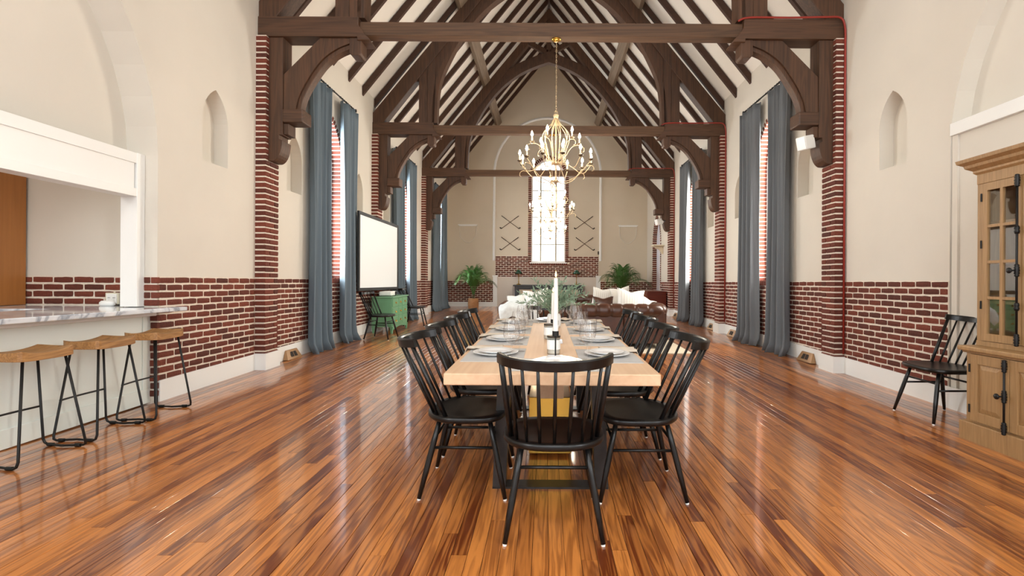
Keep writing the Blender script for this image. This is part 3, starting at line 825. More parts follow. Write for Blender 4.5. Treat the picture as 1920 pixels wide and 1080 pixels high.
# tall wooden cabinet
kc = thing('tall_cabinet', 'tall orange brown wooden kitchen cabinet at the left edge of the pass-through', 'cabinet')
MB().box(-5.85, -5.20, 4.22, 4.86, .952, 2.24).build('body', KITW, kc, bevel=.004)
MB().box(-5.83, -5.22, 4.20, 4.22, .97, 2.22).build('door', KITW, kc, bevel=.004)
# outlet + small white dish
ob = thing('outlet_box', 'beige double socket box on the kitchen bricks above the counter', 'outlet')
MB().box(-4.37, -4.24, ky1 - .07, ky1 - .012, .962, 1.075).build('box', OUTLET, ob, bevel=.004)
MB().box(-4.355, -4.255, ky1 - .075, ky1 - .069, .972, 1.065).build('face_plate', PLASTIC, ob)
for x in (-4.33, -4.28):
    m_ = MB()
    for dx in (-.007, .007): m_.box(x + dx - .002, x + dx + .002, ky1 - .0765, ky1 - .0745, 1.02, 1.032)
    m_.lathe([(.003, 0), (.003, .002)], 8, (x, ky1 - .0755, 1.005))
    m_.build('socket', DARKHOLE, ob)
rd = MB().lathe([(.0, 0), (.05, 0), (.062, .012), (.06, .035), (.045, .05), (0.0, .054)], 20, cap=False).build('soap_dish', PLASTIC, smooth=True)
rd.location = (-4.27, 4.72, .9505); rd.scale = (1.15, .7, 1)
tag(rd, 'small white rounded plastic gadget on the marble by the socket', 'gadget')

# ------------------------------------------------------------------ bar stools
def make_stool():
    t = thing('bar_stool', '', 'stool')
    # saddle seat: long axis y
    def seat(u, v, top):
        a = (u - .5) * 2; b_ = (v - .5) * 2
        hx = .15; hy = .18
        rr = (abs(a) ** 5 + abs(b_) ** 5) ** .2; mx_ = max(abs(a), abs(b_), 1e-6)
        k_ = mx_ / max(rr, 1e-6)
        x, y = a * k_ * hx, b_ * k_ * hy
        x *= (1 - .10 * (1 - b_ * b_))
        dip = .030 * b_ * b_ - .012 * (1 - a * a)
        return (x, y, (.70 + dip * .8) if top else .652 + .006 * b_ * b_)
    b = MB(); n, m_ = 10, 14
    b.grid(lambda u, v: seat(u, v, True), n, m_); off = len(b.v); b.grid(lambda u, v: seat(u, v, False), n, m_)
    b.f = b.f[:n * m_] + [tuple(reversed(f)) for f in b.f[n * m_:]]
    W_ = n + 1
    ring = list(range(n + 1)) + [j * W_ + n for j in range(1, m_ + 1)] + [m_ * W_ + i for i in range(n - 1, -1, -1)] + [j * W_ for j in range(m_ - 1, 0, -1)]
    for i in range(len(ring)):
        p, q = ring[i], ring[(i + 1) % len(ring)]; b.f.append((p, p + off, q + off, q))
    b.build('seat', STOOLW, t, bevel=.004)
    for s in (-1, 1):
        top = s * .13; bot = s * .215
        pts = [(.10, top, .66), (.155, bot * .97, .05)] + [(.15, bot, .022), (.13, bot, .0125)] + [(0, bot + s * -.025, .0125)] + [(-.13, bot, .0125), (-.15, bot, .022), (-.155, bot * .97, .05), (-.10, top, .66)]
        MB().tube(pts, .008, 8).build('leg_frame', IRON, t, smooth=True)
        for x in (-.1, .1):
            MB().tube([(x - .02, bot - s * .006, .0125), (x + .02, bot - s * .006, .0125)], .0125, 8).build('foot_sleeve', IRON, t)
    fy = .13 + (.215 - .13) * (.66 - .29) / .61
    MB().tube(smoothpath([(-.135, -fy, .29), (-.165, 0, .285), (-.135, fy, .29)], 6), .007, 8).build('foot_rest', IRON, t, smooth=True)
    return t
st = make_stool()
for i, (x, y, lab) in enumerate(((-3.40, 4.22, 'wooden saddle seat bar stool on black wire legs, farthest of three, beside the brick wall'),
                                 (-3.42, 3.73, 'wooden saddle seat bar stool on black wire legs, middle of the three at the bar'),
                                 (-3.42, 3.22, 'wooden saddle seat bar stool on black wire legs, cut by the left picture edge'))):
    o = st if i == 0 else copy_tree(st)
    place(o, x, y, .05 * (1 - i)); tag(o, lab, 'stool', 'bar stools at the kitchen counter')

# ------------------------------------------------------------------ curtains
def curtain(side, ya, yb, seed, mat):
    r = random.Random(seed); ph = r.uniform(0, 6); folds = r.uniform(2.8, 3.6)
    yc = (ya + yb) / 2
    def fn(u, v):
        z = 4.315 + (fz(yc) + .004 - 4.315) * v
        gather = 1 - .16 * math.sin(PI * min(v * 1.05, 1)) + (.12 * max(0, (v - .93) / .07) ** 1.5)
        y = yc + (u - .5) * (yb - ya) * gather
        amp = .052 + .02 * v
        ang = 2 * PI * folds * u + ph + .5 * math.sin(2.3 * v + ph) + .35 * math.sin(9 * u + ph)
        x = 3.575 - amp * (math.sin(ang) * .9 + .28 * math.sin(2.1 * ang + 1.1 + 2 * v))
        if v > .94: x -= .06 * ((v - .94) / .06) ** 2 * (1 + .6 * math.sin(ang * .5)); 
        y += .012 * math.sin(ang * 1.0 + 1.5) 
        return (side * min(x, 3.63), y, z)
    b = MB(); b.grid(fn, 64, 30)
    o = b.build('curtain', mat, smooth=True)
    m = o.modifiers.new('thick', 'SOLIDIFY'); m.thickness = .005
    return o
def rod(side, ya, yb, parent_label):
    t = thing('curtain_rod', parent_label, 'rod')
    x = side * 3.58
    MB().tube([(x, ya, 4.345), (x, yb, 4.345)], .012, 8).build('pole', IRON, t, smooth=True)
    for y in (ya, yb): MB().box(x - .02, x + .02, y - .02, y + .02, 4.32, 4.37).build('finial', IRON, t, bevel=.004)
    for y in (ya + .05, yb - .05): MB().box(min(x, side * HW), max(x, side * HW), y - .008, y + .008, 4.33, 4.345).build('bracket', IRON, t)
    me = None
    for i in range(18):
        y = ya + .05 + (.62 * i / 8 if i < 9 else (yb - ya) - .72 + .62 * (i - 9) / 8)
        m_ = MB().tube([(x + .019 * math.cos(a), y, 4.34 + .019 * math.sin(a)) for a in [2 * PI * j / 10 for j in range(10)]], .003, 5, closed=True).build('ring', IRON, t)
for side, wins in ((-1, 3), (1, 2)):
    sn = 'left' if side < 0 else 'right'
    for k_ in range(wins):
        c = WINC[k_]; on = (names[k_] + ' window') if side < 0 else ('nearer window', 'farther window')[k_]
        rod(side, c - .85, c + .75, 'black curtain rod over the %s of the %s wall' % (on, sn))
        tag(curtain(side, c - .98, c - .28, 10 * k_ + side, CURT if side < 0 else CURTR), 'slate grey curtain, near side of the %s in the %s wall' % (on, sn), 'curtain', 'slate grey curtains')
        tag(curtain(side, c + .12, c + .82, 10 * k_ + 5 + side, CURT if side < 0 else CURTR), 'slate grey curtain, far side of the %s in the %s wall' % (on, sn), 'curtain', 'slate grey curtains')

# ------------------------------------------------------------------ floor registers along the walls
def vent(side, y, label):
    t = thing('floor_register', label, 'vent', 'wedge shaped floor registers')
    x0 = side * (HW - .025); x1 = side * (HW - .10); L = .2
    z0 = fz(y) + .003
    v = [(x0, y - L, z0), (x1, y - L, z0), (x0 , y - L, z0 + .13), (x1 + side * .055, y - L * .72, z0 + .13), (x0, y + L, z0), (x1, y + L, z0), (x0, y + L, z0 + .13), (x1 + side * .055, y + L * .72, z0 + .13)]
    v[2] = (x0, y - L * .72, z0 + .13); v[6] = (x0, y + L * .72, z0 + .13)
    MB().add(v, [(0, 2, 3, 1), (4, 5, 7, 6), (1, 3, 7, 5), (2, 6, 7, 3), (0, 1, 5, 4), (0, 4, 6, 2)]).build('housing', BRONZE, t, bevel=.004)
    # slots on the sloping face
    a = Vector(v[1]); b_ = Vector(v[5]); c_ = Vector(v[3]); d_ = Vector(v[7])
    def q(u, w): return (a.lerp(b_, u)).lerp(c_.lerp(d_, u), w)
    nrm = (b_ - a).cross(c_ - a).normalized(); nrm = nrm if nrm.x * -side > 0 else -nrm
    for (ua, ub) in ((.26, .48), (.52, .74)):
        m_ = MB(); m_.add([q(ua, .25) + nrm * .003, q(ub, .25) + nrm * .003, q(ub, .78) + nrm * .003, q(ua, .78) + nrm * .003], [(0, 1, 2, 3)])
        m_.build('grille_opening', DARKHOLE, t)
vent(-1, 6.97, 'bronze wedge floor register on the left baseboard before the first curtain')
vent(1, 6.95, 'bronze wedge floor register on the right baseboard before the near pilaster')
vent(1, 9.72, 'bronze wedge floor register on the right wall behind the second curtain')
vent(1, 10.95, 'bronze wedge floor register on the right wall past the middle pilaster')
vent(1, 13.95, 'bronze wedge floor register on the right wall by the far curtains')

# ------------------------------------------------------------------ spindle chairs
def make_chair():
    t = thing('spindle_chair', '', 'chair')
    # seat outline: rounded back, nearly straight front
    out = []
    for i in range(40):
        a = 2 * PI * i / 40; ca, sa = math.cos(a), math.sin(a)
        e = .62 if sa > 0 else .80
        x = .247 * math.copysign(abs(ca) ** e, ca); y = .225 * math.copysign(abs(sa) ** e, sa)
        out.append((x * (1.0 if y > -.05 else 1.0 - .06 * ((-.05 - y) / .17) ** 2), y))
    b = MB(); N = len(out)
    rings = [(.96, .418), (1.0, .428), (1.0, .446), (.975, .452), (.8, .449), (.5, .443), (.2, .440)]
    vs = []; fs = []
    for (s_, z) in rings: vs += [(p[0] * s_, p[1] * s_, z) for p in out]
    for r_ in range(len(rings) - 1):
        for i in range(N): fs.append((r_ * N + i, r_ * N + (i + 1) % N, (r_ + 1) * N + (i + 1) % N, (r_ + 1) * N + i))
    fs.append(tuple(reversed(range(N)))); fs.append(tuple((len(rings) - 1) * N + i for i in range(N)))
    b.add(vs, fs).build('seat', BLACK, t, smooth=True)
    for sx in (-1, 1):
        for sy in (-1, 1):
            p0 = Vector((sx * .15, sy * .135, .43)); p1 = Vector((sx * .222, sy * .23 - (.0 if sy > 0 else .005), .008))
            pts = [p0.lerp(p1, k_) for k_ in (0, .3, .6, 1)]
            o = MB().tube(pts, [.0125, .0165, .0165, .0115], 10).build('leg', BLACK, t, smooth=True)
            MB().tube([p1 + Vector((0, 0, .004)), p1 + Vector((0, 0, -.008))], .010, 8).build('foot_pad', PLASTIC, o)
    def onleg(sx, sy, z):
        k_ = (.43 - z) / .422; return Vector((sx * (.15 + .072 * k_), sy * (.135 + .095 * k_), z))
    for sx in (-1, 1): MB().tube([onleg(sx, -1, .27), onleg(sx, 1, .27)], .0085, 8).build('stretcher', BLACK, t, smooth=True)
    for sy in (-1, 1): MB().tube([onleg(-1, sy, .325), onleg(1, sy, .325)], .0085, 8).build('stretcher', BLACK, t, smooth=True)
    # crest rail: curved back, ends wrap forwards
    def crest(u):   # u -1..1
        return Vector((.247 * math.sin(u * 1.25) / math.sin(1.25), -.385 + .135 * abs(u) ** 2.0, .838 + .016 * u * u))
    b = MB(); n = 40; vs = []; fs = []
    for i in range(n + 1):
        u = -1 + 2 * i / n; c = crest(u); d = (crest(min(u + .02, 1)) - crest(max(u - .02, -1))).normalized(); nr = Vector((d.y, -d.x, 0)).normalized()
        h = .024 ; th = .013
        up = Vector((0, -.25, 1)).normalized()
        for (a1_, a2_) in ((-1, -1), (1, -1), (1.0, .7), (.6, 1), (-.6, 1), (-1, .7)): vs.append(c + nr * (a1_ * th) + up * (a2_ * h))
    for i in range(n):
        for k_ in range(6): fs.append((i * 6 + k_, i * 6 + (k_ + 1) % 6, (i + 1) * 6 + (k_ + 1) % 6, (i + 1) * 6 + k_))
    fs.append(tuple(range(6))); fs.append(tuple(n * 6 + k_ for k_ in range(6)))
    b.add(vs, fs).build('crest_rail', BLACK, t)
    for i in range(9):
        u = -.93 + 1.86 * i / 8; end = i in (0, 8)
        bs = Vector((.205 * math.sin(u * 1.35) / math.sin(1.35 * .93), -.198 + .105 * abs(u / .93) ** 2.2, .445)); tp = crest(u) + Vector((0, 0, -.012))
        pts = [bs.lerp(tp, k_) for k_ in (0, .35, 1)]
        MB().tube(pts, [.012, .0145, .012] if end else [.0075, .0092, .0068], 8).build('back_post' if end else 'spindle', BLACK, t, smooth=True)
    return t
ch = make_chair()
ordn = ('nearest', 'second', 'third', 'farthest')
chairs = [(-.008, 2.445, 0, 'black spindle back chair at the near head of the table, back to the viewer'),
          (.0, 5.17, PI, 'black spindle back chair at the far head of the table, before the sofa')]
for i in range(4):
    chairs.append((-.495, 2.87 + .625 * i, -PI / 2, 'black spindle back chair on the left side of the table, %s of four' % ordn[i]))
    chairs.append((.475, 2.84 + .625 * i, PI / 2, 'black spindle back chair on the right side of the table, %s of four' % ordn[i]))
chairs += [(3.36, 4.25, PI / 2 + .02, 'black spindle back chair standing alone beside the oak display cabinet'),
           (-3.11, 9.14, -PI / 2 - .1, 'black spindle back chair in front of the green chest, nearer one'),
           (-3.08, 11.42, -PI / 2 + .1, 'black spindle back chair beyond the green chest')]
for i, (x, y, a, lab) in enumerate(chairs):
    o = ch if i == 0 else copy_tree(ch)
    place(o, x, y, a); tag(o, lab, 'chair', 'black spindle chairs')

# ------------------------------------------------------------------ dining table
tb = thing('dining_table', 'long pale wood dining table on dark steel legs set for ten', 'table')
TX0, TX1, TYA, TYB, TH = -.525, .487, 2.29, 5.0, .76
tcx, tcy = (TX0 + TX1) / 2, (TYA + TYB) / 2
place(tb, tcx, tcy)
hx, hy = (TX1 - TX0) / 2, (TYB - TYA) / 2
MB().box(-hx, hx, -hy, hy, TH - .056, TH).build('table_top', TABLEW, tb, bevel=.006)
for sy in (-1, 1):
    y = sy * (hy - .55)
    lf = MB()
    for sx in (-1, 1):
        MB().prism([(sx * .33, .0), (sx * .255, .0), (sx * .225, .70), (sx * .30, .70)], y - .05, y + .05).build('leg', STEEL, tb, bevel=.004)
    MB().box(-.33, .33, y - .05, y + .05, .0, .012).build('foot_bar', STEEL, tb)
    MB().box(-.30, .30, y - .05, y + .05, .692, .703).build('top_plate', STEEL, tb)
MB().box(-.09, .09, -.4, .4, .40, .69).build('centre_board', TABLEW, tb, bevel=.004)
MB().box(-.14, .14, -.36, .36, .02, .40).build('brass_box', BRASS, tb, bevel=.004)

def on_table(o, x, y, rz=0, dz=0): return place(o, x, y, rz, TH + .0005 + dz)
plate_b = MB().lathe([(0, .004), (.06, .002), (.075, 0), (.085, .003), (.128, .017), (.13, .019), (.126, .0195), (.086, .0085), (.07, .006), (0, .006)], 32, cap=False)
plate_me = plate_b.mesh('dinner_plate', CHINA, True)
sp = MB().lathe([(0, .004), (.045, .002), (.055, 0), (.062, .003), (.098, .015), (.1, .0165), (.097, .017), (.063, .008), (.05, .006), (0, .006)], 32, cap=False)
sp_me = sp.mesh('salad_plate', CHINA, True)
mat_me = MB().box(-.165, .165, -.225, .225, 0, .003).mesh('placemat', MAT_GREY)
def wineglass():
    g = thing('wine_glass', '', 'glass')
    MB().lathe([(.002, .006), (.0365, .0015), (.036, 0.0)], 20, cap=True).build('foot', GLASS, g, smooth=True)
    MB().lathe([(.0042, .005), (.0035, .05), (.0045, .088)], 10).build('stem', GLASS, g, smooth=True)
    MB().lathe([(.004, .088), (.022, .094), (.038, .115), (.0445, .14), (.043, .17), (.037, .2), (.0335, .215)], 24, cap=False).build('bowl', GLASS, g, smooth=True)
    return g
wg = wineglass()
def goblet():
    g = thing('water_goblet', '', 'glass')
    MB().lathe([(.002, .005), (.0335, .0015), (.033, 0.0)], 20, cap=True).build('foot', GLASS, g, smooth=True)
    MB().lathe([(.0042, .004), (.0035, .045), (.005, .085)], 10).build('stem', GLASS, g, smooth=True)
    MB().lathe([(.004, .085), (.024, .09), (.032, .102), (.0345, .13), (.0365, .195)], 24, cap=False).build('bowl', GLASS, g, smooth=True)
    return g
gb = goblet()
def napkin_mesh(seed):
    r = random.Random(seed)
    def fn(u, v):
        # folded strip: lies on the mat and falls over the table edge (local +x outwards)
        x = -.10 + .34 * u; w_ = .062 * (1 + .25 * math.sin(5 * u + seed))
        y = (v - .5) * 2 * w_ + .015 * math.sin(4 * u + seed)
        z = .010 + .006 * math.sin(v * 9 + u * 4 + seed) + (.004 if u < .5 else 0)
        if x > .115:
            e = x - .115; z -= e * 1.15; x = .115 + e * .28
        return (x, y, z)
    b = MB(); b.grid(fn, 24, 10); return b.mesh('napkin', NAPKIN, True)
seats = [('near head of the table', tcx + .03, TYA + .21, -PI / 2), ('far head of the table', tcx, TYB - .2, PI / 2)]
for i in range(4):
    seats.append(('%s place on the left table side' % ordn[i], TX0 + .19, 2.80 + .6 * i, PI))
    seats.append(('%s place on the right table side' % ordn[i], TX1 - .19, 2.78 + .6 * i, 0))
first = True
for i, (lab, x, y, a) in enumerate(seats):
    ca, sa = math.cos(a), math.sin(a)
    def loc(u, v): return (x + u * ca - v * sa, y + u * sa + v * ca)     # u outwards to the diner, v to the side
    def mk(name, me, label, cat, group, u, v, dz, rz=0):
        o = bpy.data.objects.new(name, me); COL.objects.link(o); px, py = loc(u, v); on_table(o, px, py, a + rz, dz); return tag(o, label, cat, group)
    mk('placemat', mat_me, 'grey woven placemat, ' + lab, 'placemat', 'grey placemats', 0, 0, 0)
    mk('dinner_plate', plate_me, 'large white dinner plate, ' + lab, 'plate', 'white dinner plates', .0, 0, .0035)
    mk('salad_plate', sp_me, 'small white plate stacked on the dinner plate, ' + lab, 'plate', 'white salad plates', .0, .0, .0145)
    if i not in (0,):
        o = mk('napkin', napkin_mesh(i), 'greige linen napkin hanging over the edge, ' + lab, 'napkin', 'greige napkins', .075, .0 + (.17 if i > 1 else -.16) * (1 if i % 2 else -1), .0035)
        m_ = o.modifiers.new('thick', 'SOLIDIFY'); m_.thickness = .003; m_.offset = 1
    if i != 0:
        w_ = wg if first else copy_tree(wg); g_ = gb if first else copy_tree(gb); first = False
        if i == 1: wp, gp = (.085, y - .2), (-.12, y - .2)
        elif i % 2 == 0: wp, gp = (-.232, y - .19), (-.205, y + .11)
        else: wp, gp = (.172, y - .17), (.215, y + .12)
        on_table(w_, wp[0], wp[1], 0, .0035); tag(w_, 'clear round stemmed wine glass, ' + lab, 'glass', 'wine glasses')
        on_table(g_, gp[0], gp[1], 0, .0035); tag(g_, 'clear straight sided water goblet, ' + lab, 'glass', 'water goblets')
# candlesticks
def candlestick(x, y, hstick, hc, lab):
    t = thing('candlestick', lab, 'candle', 'candlesticks on the table')
    MB().box(-.045, .045, -.045, .045, 0, .018).build('marble_base', MARBLE, t, bevel=.005)
    MB().tube([(0, 0, .018), (0, 0, hstick)], .0042, 8).build('stem', IRON, t)
    MB().lathe([(.006, hstick - .035), (.008, hstick - .03), (.0175, hstick - .028), (.0175, hstick), (.0, hstick)], 14, cap=False).build('cup', IRON, t)
    c = MB().lathe([(.0145, hstick), (.0135, hstick + hc * .5), (.0105, hstick + hc), (.0, hstick + hc + .002)], 14, cap=False).build('taper_candle', WAX, t, smooth=True)
    MB().tube([(0, 0, hstick + hc), (0, 0, hstick + hc + .01)], .0012, 5).build('wick', IRON, c)
    MB().lathe([(.0, hstick + hc + .006), (.005, hstick + hc + .014), (.0045, hstick + hc + .022), (.0, hstick + hc + .042)], 10, cap=False).build('flame', FLAME, c, smooth=True)
    on_table(t, x, y)
candlestick(.003, 2.66, .155, .285, 'tall lit white taper candle on a marble footed stick, nearest of three')
candlestick(.018, 3.30, .15, .25, 'lit white taper candle on a marble footed stick, middle of three')
candlestick(.004, 3.72, .12, .20, 'lit white taper candle on a marble footed stick, farthest of three')
def jar(x, y, lab):
    t = thing('jar_candle', lab, 'jar', 'jar candles on the table')
    MB().lathe([(.0, 0), (.036, 0), (.038, .004), (.038, .098), (.0, .098)], 20, cap=False).build('glass_body', CABGLASS, t, smooth=True)
    MB().lathe([(.0, .006), (.034, .006), (.034, .06), (0, .06)], 20, cap=False).build('wax', WAX, t)
    MB().lathe([(.0386, .03), (.0386, .085)], 20, cap=False).build('label', JARLBL, t)
    MB().lathe([(.0, .098), (.039, .098), (.039, .108), (0, .108)], 20, cap=False).build('lid', LIDM, t)
    on_table(t, x, y)
jar(-.004, 2.84, 'jar candle with white label and dark lid behind the nearest candlestick')
jar(-.025, 3.5, 'jar candle with white label and dark lid midway down the table')
# olive branches
ol = thing('olive_arrangement', 'bushy grey green olive branches in a pot on the dining table', 'plant')
MB().lathe([(0, 0), (.05, 0), (.062, .03), (.058, .10), (.05, .12), (.045, .118), (.0, .10)], 18, cap=False).build('pot', WHITE, ol, smooth=True)
r = random.Random(3)
for q in range(34):
    az = r.uniform(0, 2 * PI); tilt = r.uniform(.1, 1.25); L = r.uniform(.24, .36)
    d0 = Vector((math.cos(az) * .3, math.sin(az) * .3, 1)).normalized(); d1_ = Vector((math.cos(az) * math.sin(tilt), math.sin(az) * math.sin(tilt), math.cos(tilt)))
    P0 = Vector((math.cos(az) * .02, math.sin(az) * .02, .1)); pts = bez(P0, P0 + d0 * L * .35, P0 + d1_ * L * .7 + Vector((0, 0, .04)), P0 + d1_ * L, 10)
    pts = [Vector(p) for p in pts]
    m_ = MB().tube(pts, .0018, 4)
    for k_ in range(3, 11):
        for s_ in range(3):
            p = pts[k_]; tang = (pts[k_] - pts[k_ - 1]).normalized()
            sd = Vector((r.uniform(-1, 1), r.uniform(-1, 1), r.uniform(-.6, .9))); dirn = (tang * .8 + sd.normalized() * .9).normalized()
            l_ = r.uniform(.035, .06); wv = dirn.cross(Vector((r.uniform(-1, 1), r.uniform(-1, 1), r.uniform(-1, 1)))).normalized() * .0065
            nn = dirn.cross(wv).normalized() * .002
            m_.add([p, p + dirn * l_ * .5 + wv, p + dirn * l_, p + dirn * l_ * .5 - wv, p + dirn * l_ * .5 + nn], [(0, 1, 4), (1, 2, 4), (2, 3, 4), (3, 0, 4)])
    m_.build('branch', OLIVE, ol, fix=False)
on_table(ol, .02, 4.22)
# ------------------------------------------------------------------ chandeliers
def make_chandelier():
    t = thing('chandelier', '', 'chandelier')
    ztop = 4.325 - 2.5
    MB().lathe([(0, ztop - .03), (.03, ztop - .028), (.06, ztop - .012), (.065, ztop), (0, ztop)], 20, cap=False).build('canopy', BRASS, t, smooth=True)
    c = MB(); z = ztop - .03; i = 0
    while z > .90:
        ln = .02
        pts = [(.008 * math.cos(a), 0, ln * math.sin(a)) if i % 2 else (0, .008 * math.cos(a), ln * math.sin(a)) for a in [2 * PI * j / 8 for j in range(8)]]
        c.tube([(p[0], p[1], p[2] + z - ln) for p in pts], .0025, 5, closed=True); z -= .033; i += 1
    c.build('chain', CREAM_METAL, t, smooth=True)
    MB().tube([(.022 * math.cos(a), 0, .885 + .022 * math.sin(a)) for a in [2 * PI * j / 12 for j in range(12)]], .0035, 6, closed=True).build('top_ring', CREAM_METAL, t)
    MB().lathe([(0, .865), (.03, .86), (.036, .845), (.028, .83), (.03, .80), (.0, .79)], 16, cap=False).build('crown', CREAM_METAL, t, smooth=True)
    MB().tube([(0, 0, .0), (0, 0, .84)], .009, 8).build('centre_stem', CREAM_METAL, t)
    MB().lathe([(0, .20), (.02, .205), (.045, .225), (.045, .235), (.012, .25), (0, .255)], 16, cap=False).build('hub', CREAM_METAL, t, smooth=True)
    MB().lathe([(0, -.045), (.01, -.04), (.016, -.025), (.035, -.01), (.04, .005), (.02, .02), (0, .025)], 16, cap=False).build('finial', CREAM_METAL, t, smooth=True)
    for k_ in range(10):
        a = 2 * PI * k_ / 10
        prof = smoothpath([(.024, .81), (.06, .74), (.15, .64), (.175, .54), (.14, .42), (.115, .33), (.12, .27), (.05, .225), (.01, .22)], 4)
        MB().tube([(p[0] * math.cos(a), p[0] * math.sin(a), p[1]) for p in prof], .0055, 6).build('cage_wire', CREAM_METAL, t, smooth=True)
    def arm(a, r_, zc, prof, low):
        ar = MB().tube([(p[0] * math.cos(a), p[0] * math.sin(a), p[1]) for p in smoothpath(prof, 5)], .0055, 6).build('arm', CREAM_METAL, t, smooth=True)
        c_ = (r_ * math.cos(a), r_ * math.sin(a), zc)
        MB().lathe([(0, -.018), (.008, -.012), (.032, .004), (.034, .009), (.012, .006), (0, .006)], 12, c_, cap=False).build('drip_cup', CUPM, ar, smooth=True)
        MB().lathe([(.0, .005), (.011, .005), (.011, .075), (.0, .078)], 10, c_, cap=False).build('candle_sleeve', SLEEVE, ar)
        MB().lathe([(.006, .076), (.0145, .095), (.0145, .108), (.007, .13), (.0, .145)], 10, c_, cap=False).build('bulb', BULB, ar, smooth=True)
    for k_ in range(12):
        a = 2 * PI * (k_ + .3) / 12
        arm(a, .465, .24, [(.02, .0), (.13, -.012), (.27, .035), (.37, .12), (.43, .19), (.455, .215), (.465, .225)] if k_ % 2 else
            [(.02, .22), (.10, .225), (.2, .20), (.3, .13), (.37, .12), (.42, .17), (.45, .21), (.465, .225)], True)
        # scroll curling back under the cup
        if k_ % 2:
            sc_ = smoothpath([(.40, .155), (.46, .17), (.50, .15), (.505, .11), (.48, .095)], 5)
            MB().tube([(p[0] * math.cos(a), p[0] * math.sin(a), p[1]) for p in sc_], .004, 5).build('scroll', CREAM_METAL, t, smooth=True)
    for k_ in range(6):
        a = 2 * PI * (k_ + .15) / 6
        arm(a, .31, .49, [(.02, .235), (.08, .27), (.14, .35), (.2, .44), (.26, .475), (.31, .478)], False)
        sc_ = smoothpath([(.26, .475), (.33, .47), (.37, .44), (.365, .40), (.335, .395)], 5)
        MB().tube([(p[0] * math.cos(a), p[0] * math.sin(a), p[1]) for p in sc_], .004, 5).build('scroll', CREAM_METAL, t, smooth=True)
    return t
cz = make_chandelier()
for k_ in range(3):
    o = cz if k_ == 0 else copy_tree(cz)
    o.location = (.068, TY[k_] + .16, 2.5); o.rotation_euler = (0, 0, .4 * k_)
    tag(o, 'cream iron candle chandelier hanging from the %s roof truss' % ('nearest', 'middle', 'farthest')[k_], 'chandelier', 'cream candle chandeliers')

# ------------------------------------------------------------------ oak display cabinet
oc = thing('display_cabinet', 'tall oak display cabinet with glazed doors and black iron bolts on the right', 'cabinet')
CY1, CY0 = 3.715, 2.375
XL, XU, XB = 3.14, 3.215, 3.665
place(oc, 0, 0); oc.location = (0, 0, 0)
oc.rotation_euler = (0, 0, 0)
zf = fz(3.1) + .012
MB().box(XL - .035, XB, CY0 - .03, CY1 + .03, zf - .02, zf + .135).build('plinth', OAK, oc, bevel=.006)
# lower carcass
MB().box(XL, XB, CY0, CY1, zf + .135, .70).build('lower_carcass', OAK, oc)
MB().box(XL - .045, XB, CY0 - .04, CY1 + .04, .705, .742).build('waist_top', OAK, oc, bevel=.01)
MB().box(XL - .02, XB, CY0 - .02, CY1 + .02, .69, .706).build('waist_moulding', OAK, oc, bevel=.005)
# upper carcass: open box
t_ = .03
MB().box(XU, XB - .02, CY1 - .048, CY1, .742, 2.0).build('side', OAK, oc)
MB().box(XU, XB - .02, CY0, CY0 + .048, .742, 2.0).build('side', OAK, oc)
MB().box(XB - .02, XB, CY0, CY1, .742, 2.03).build('back', OAK, oc)
MB().box(XU, XB, CY0, CY1, 2.0, 2.03).build('top', OAK, oc)
MB().box(XU - .006, XU + .03, CY0 - .002, CY1 + .002, 1.955, 2.031).build('frieze', OAK, oc, bevel=.004)
MB().box(XU - .006, XU + .03, CY0 - .002, CY1 + .002, .742, .782).build('bottom_rail', OAK, oc, bevel=.004)
for z_ in (1.07, 1.36, 1.66): MB().box(XU + .05, XB - .02, CY0 + .045, CY1 - .045, z_ - .01, z_ + .01).build('shelf', OAK, oc)
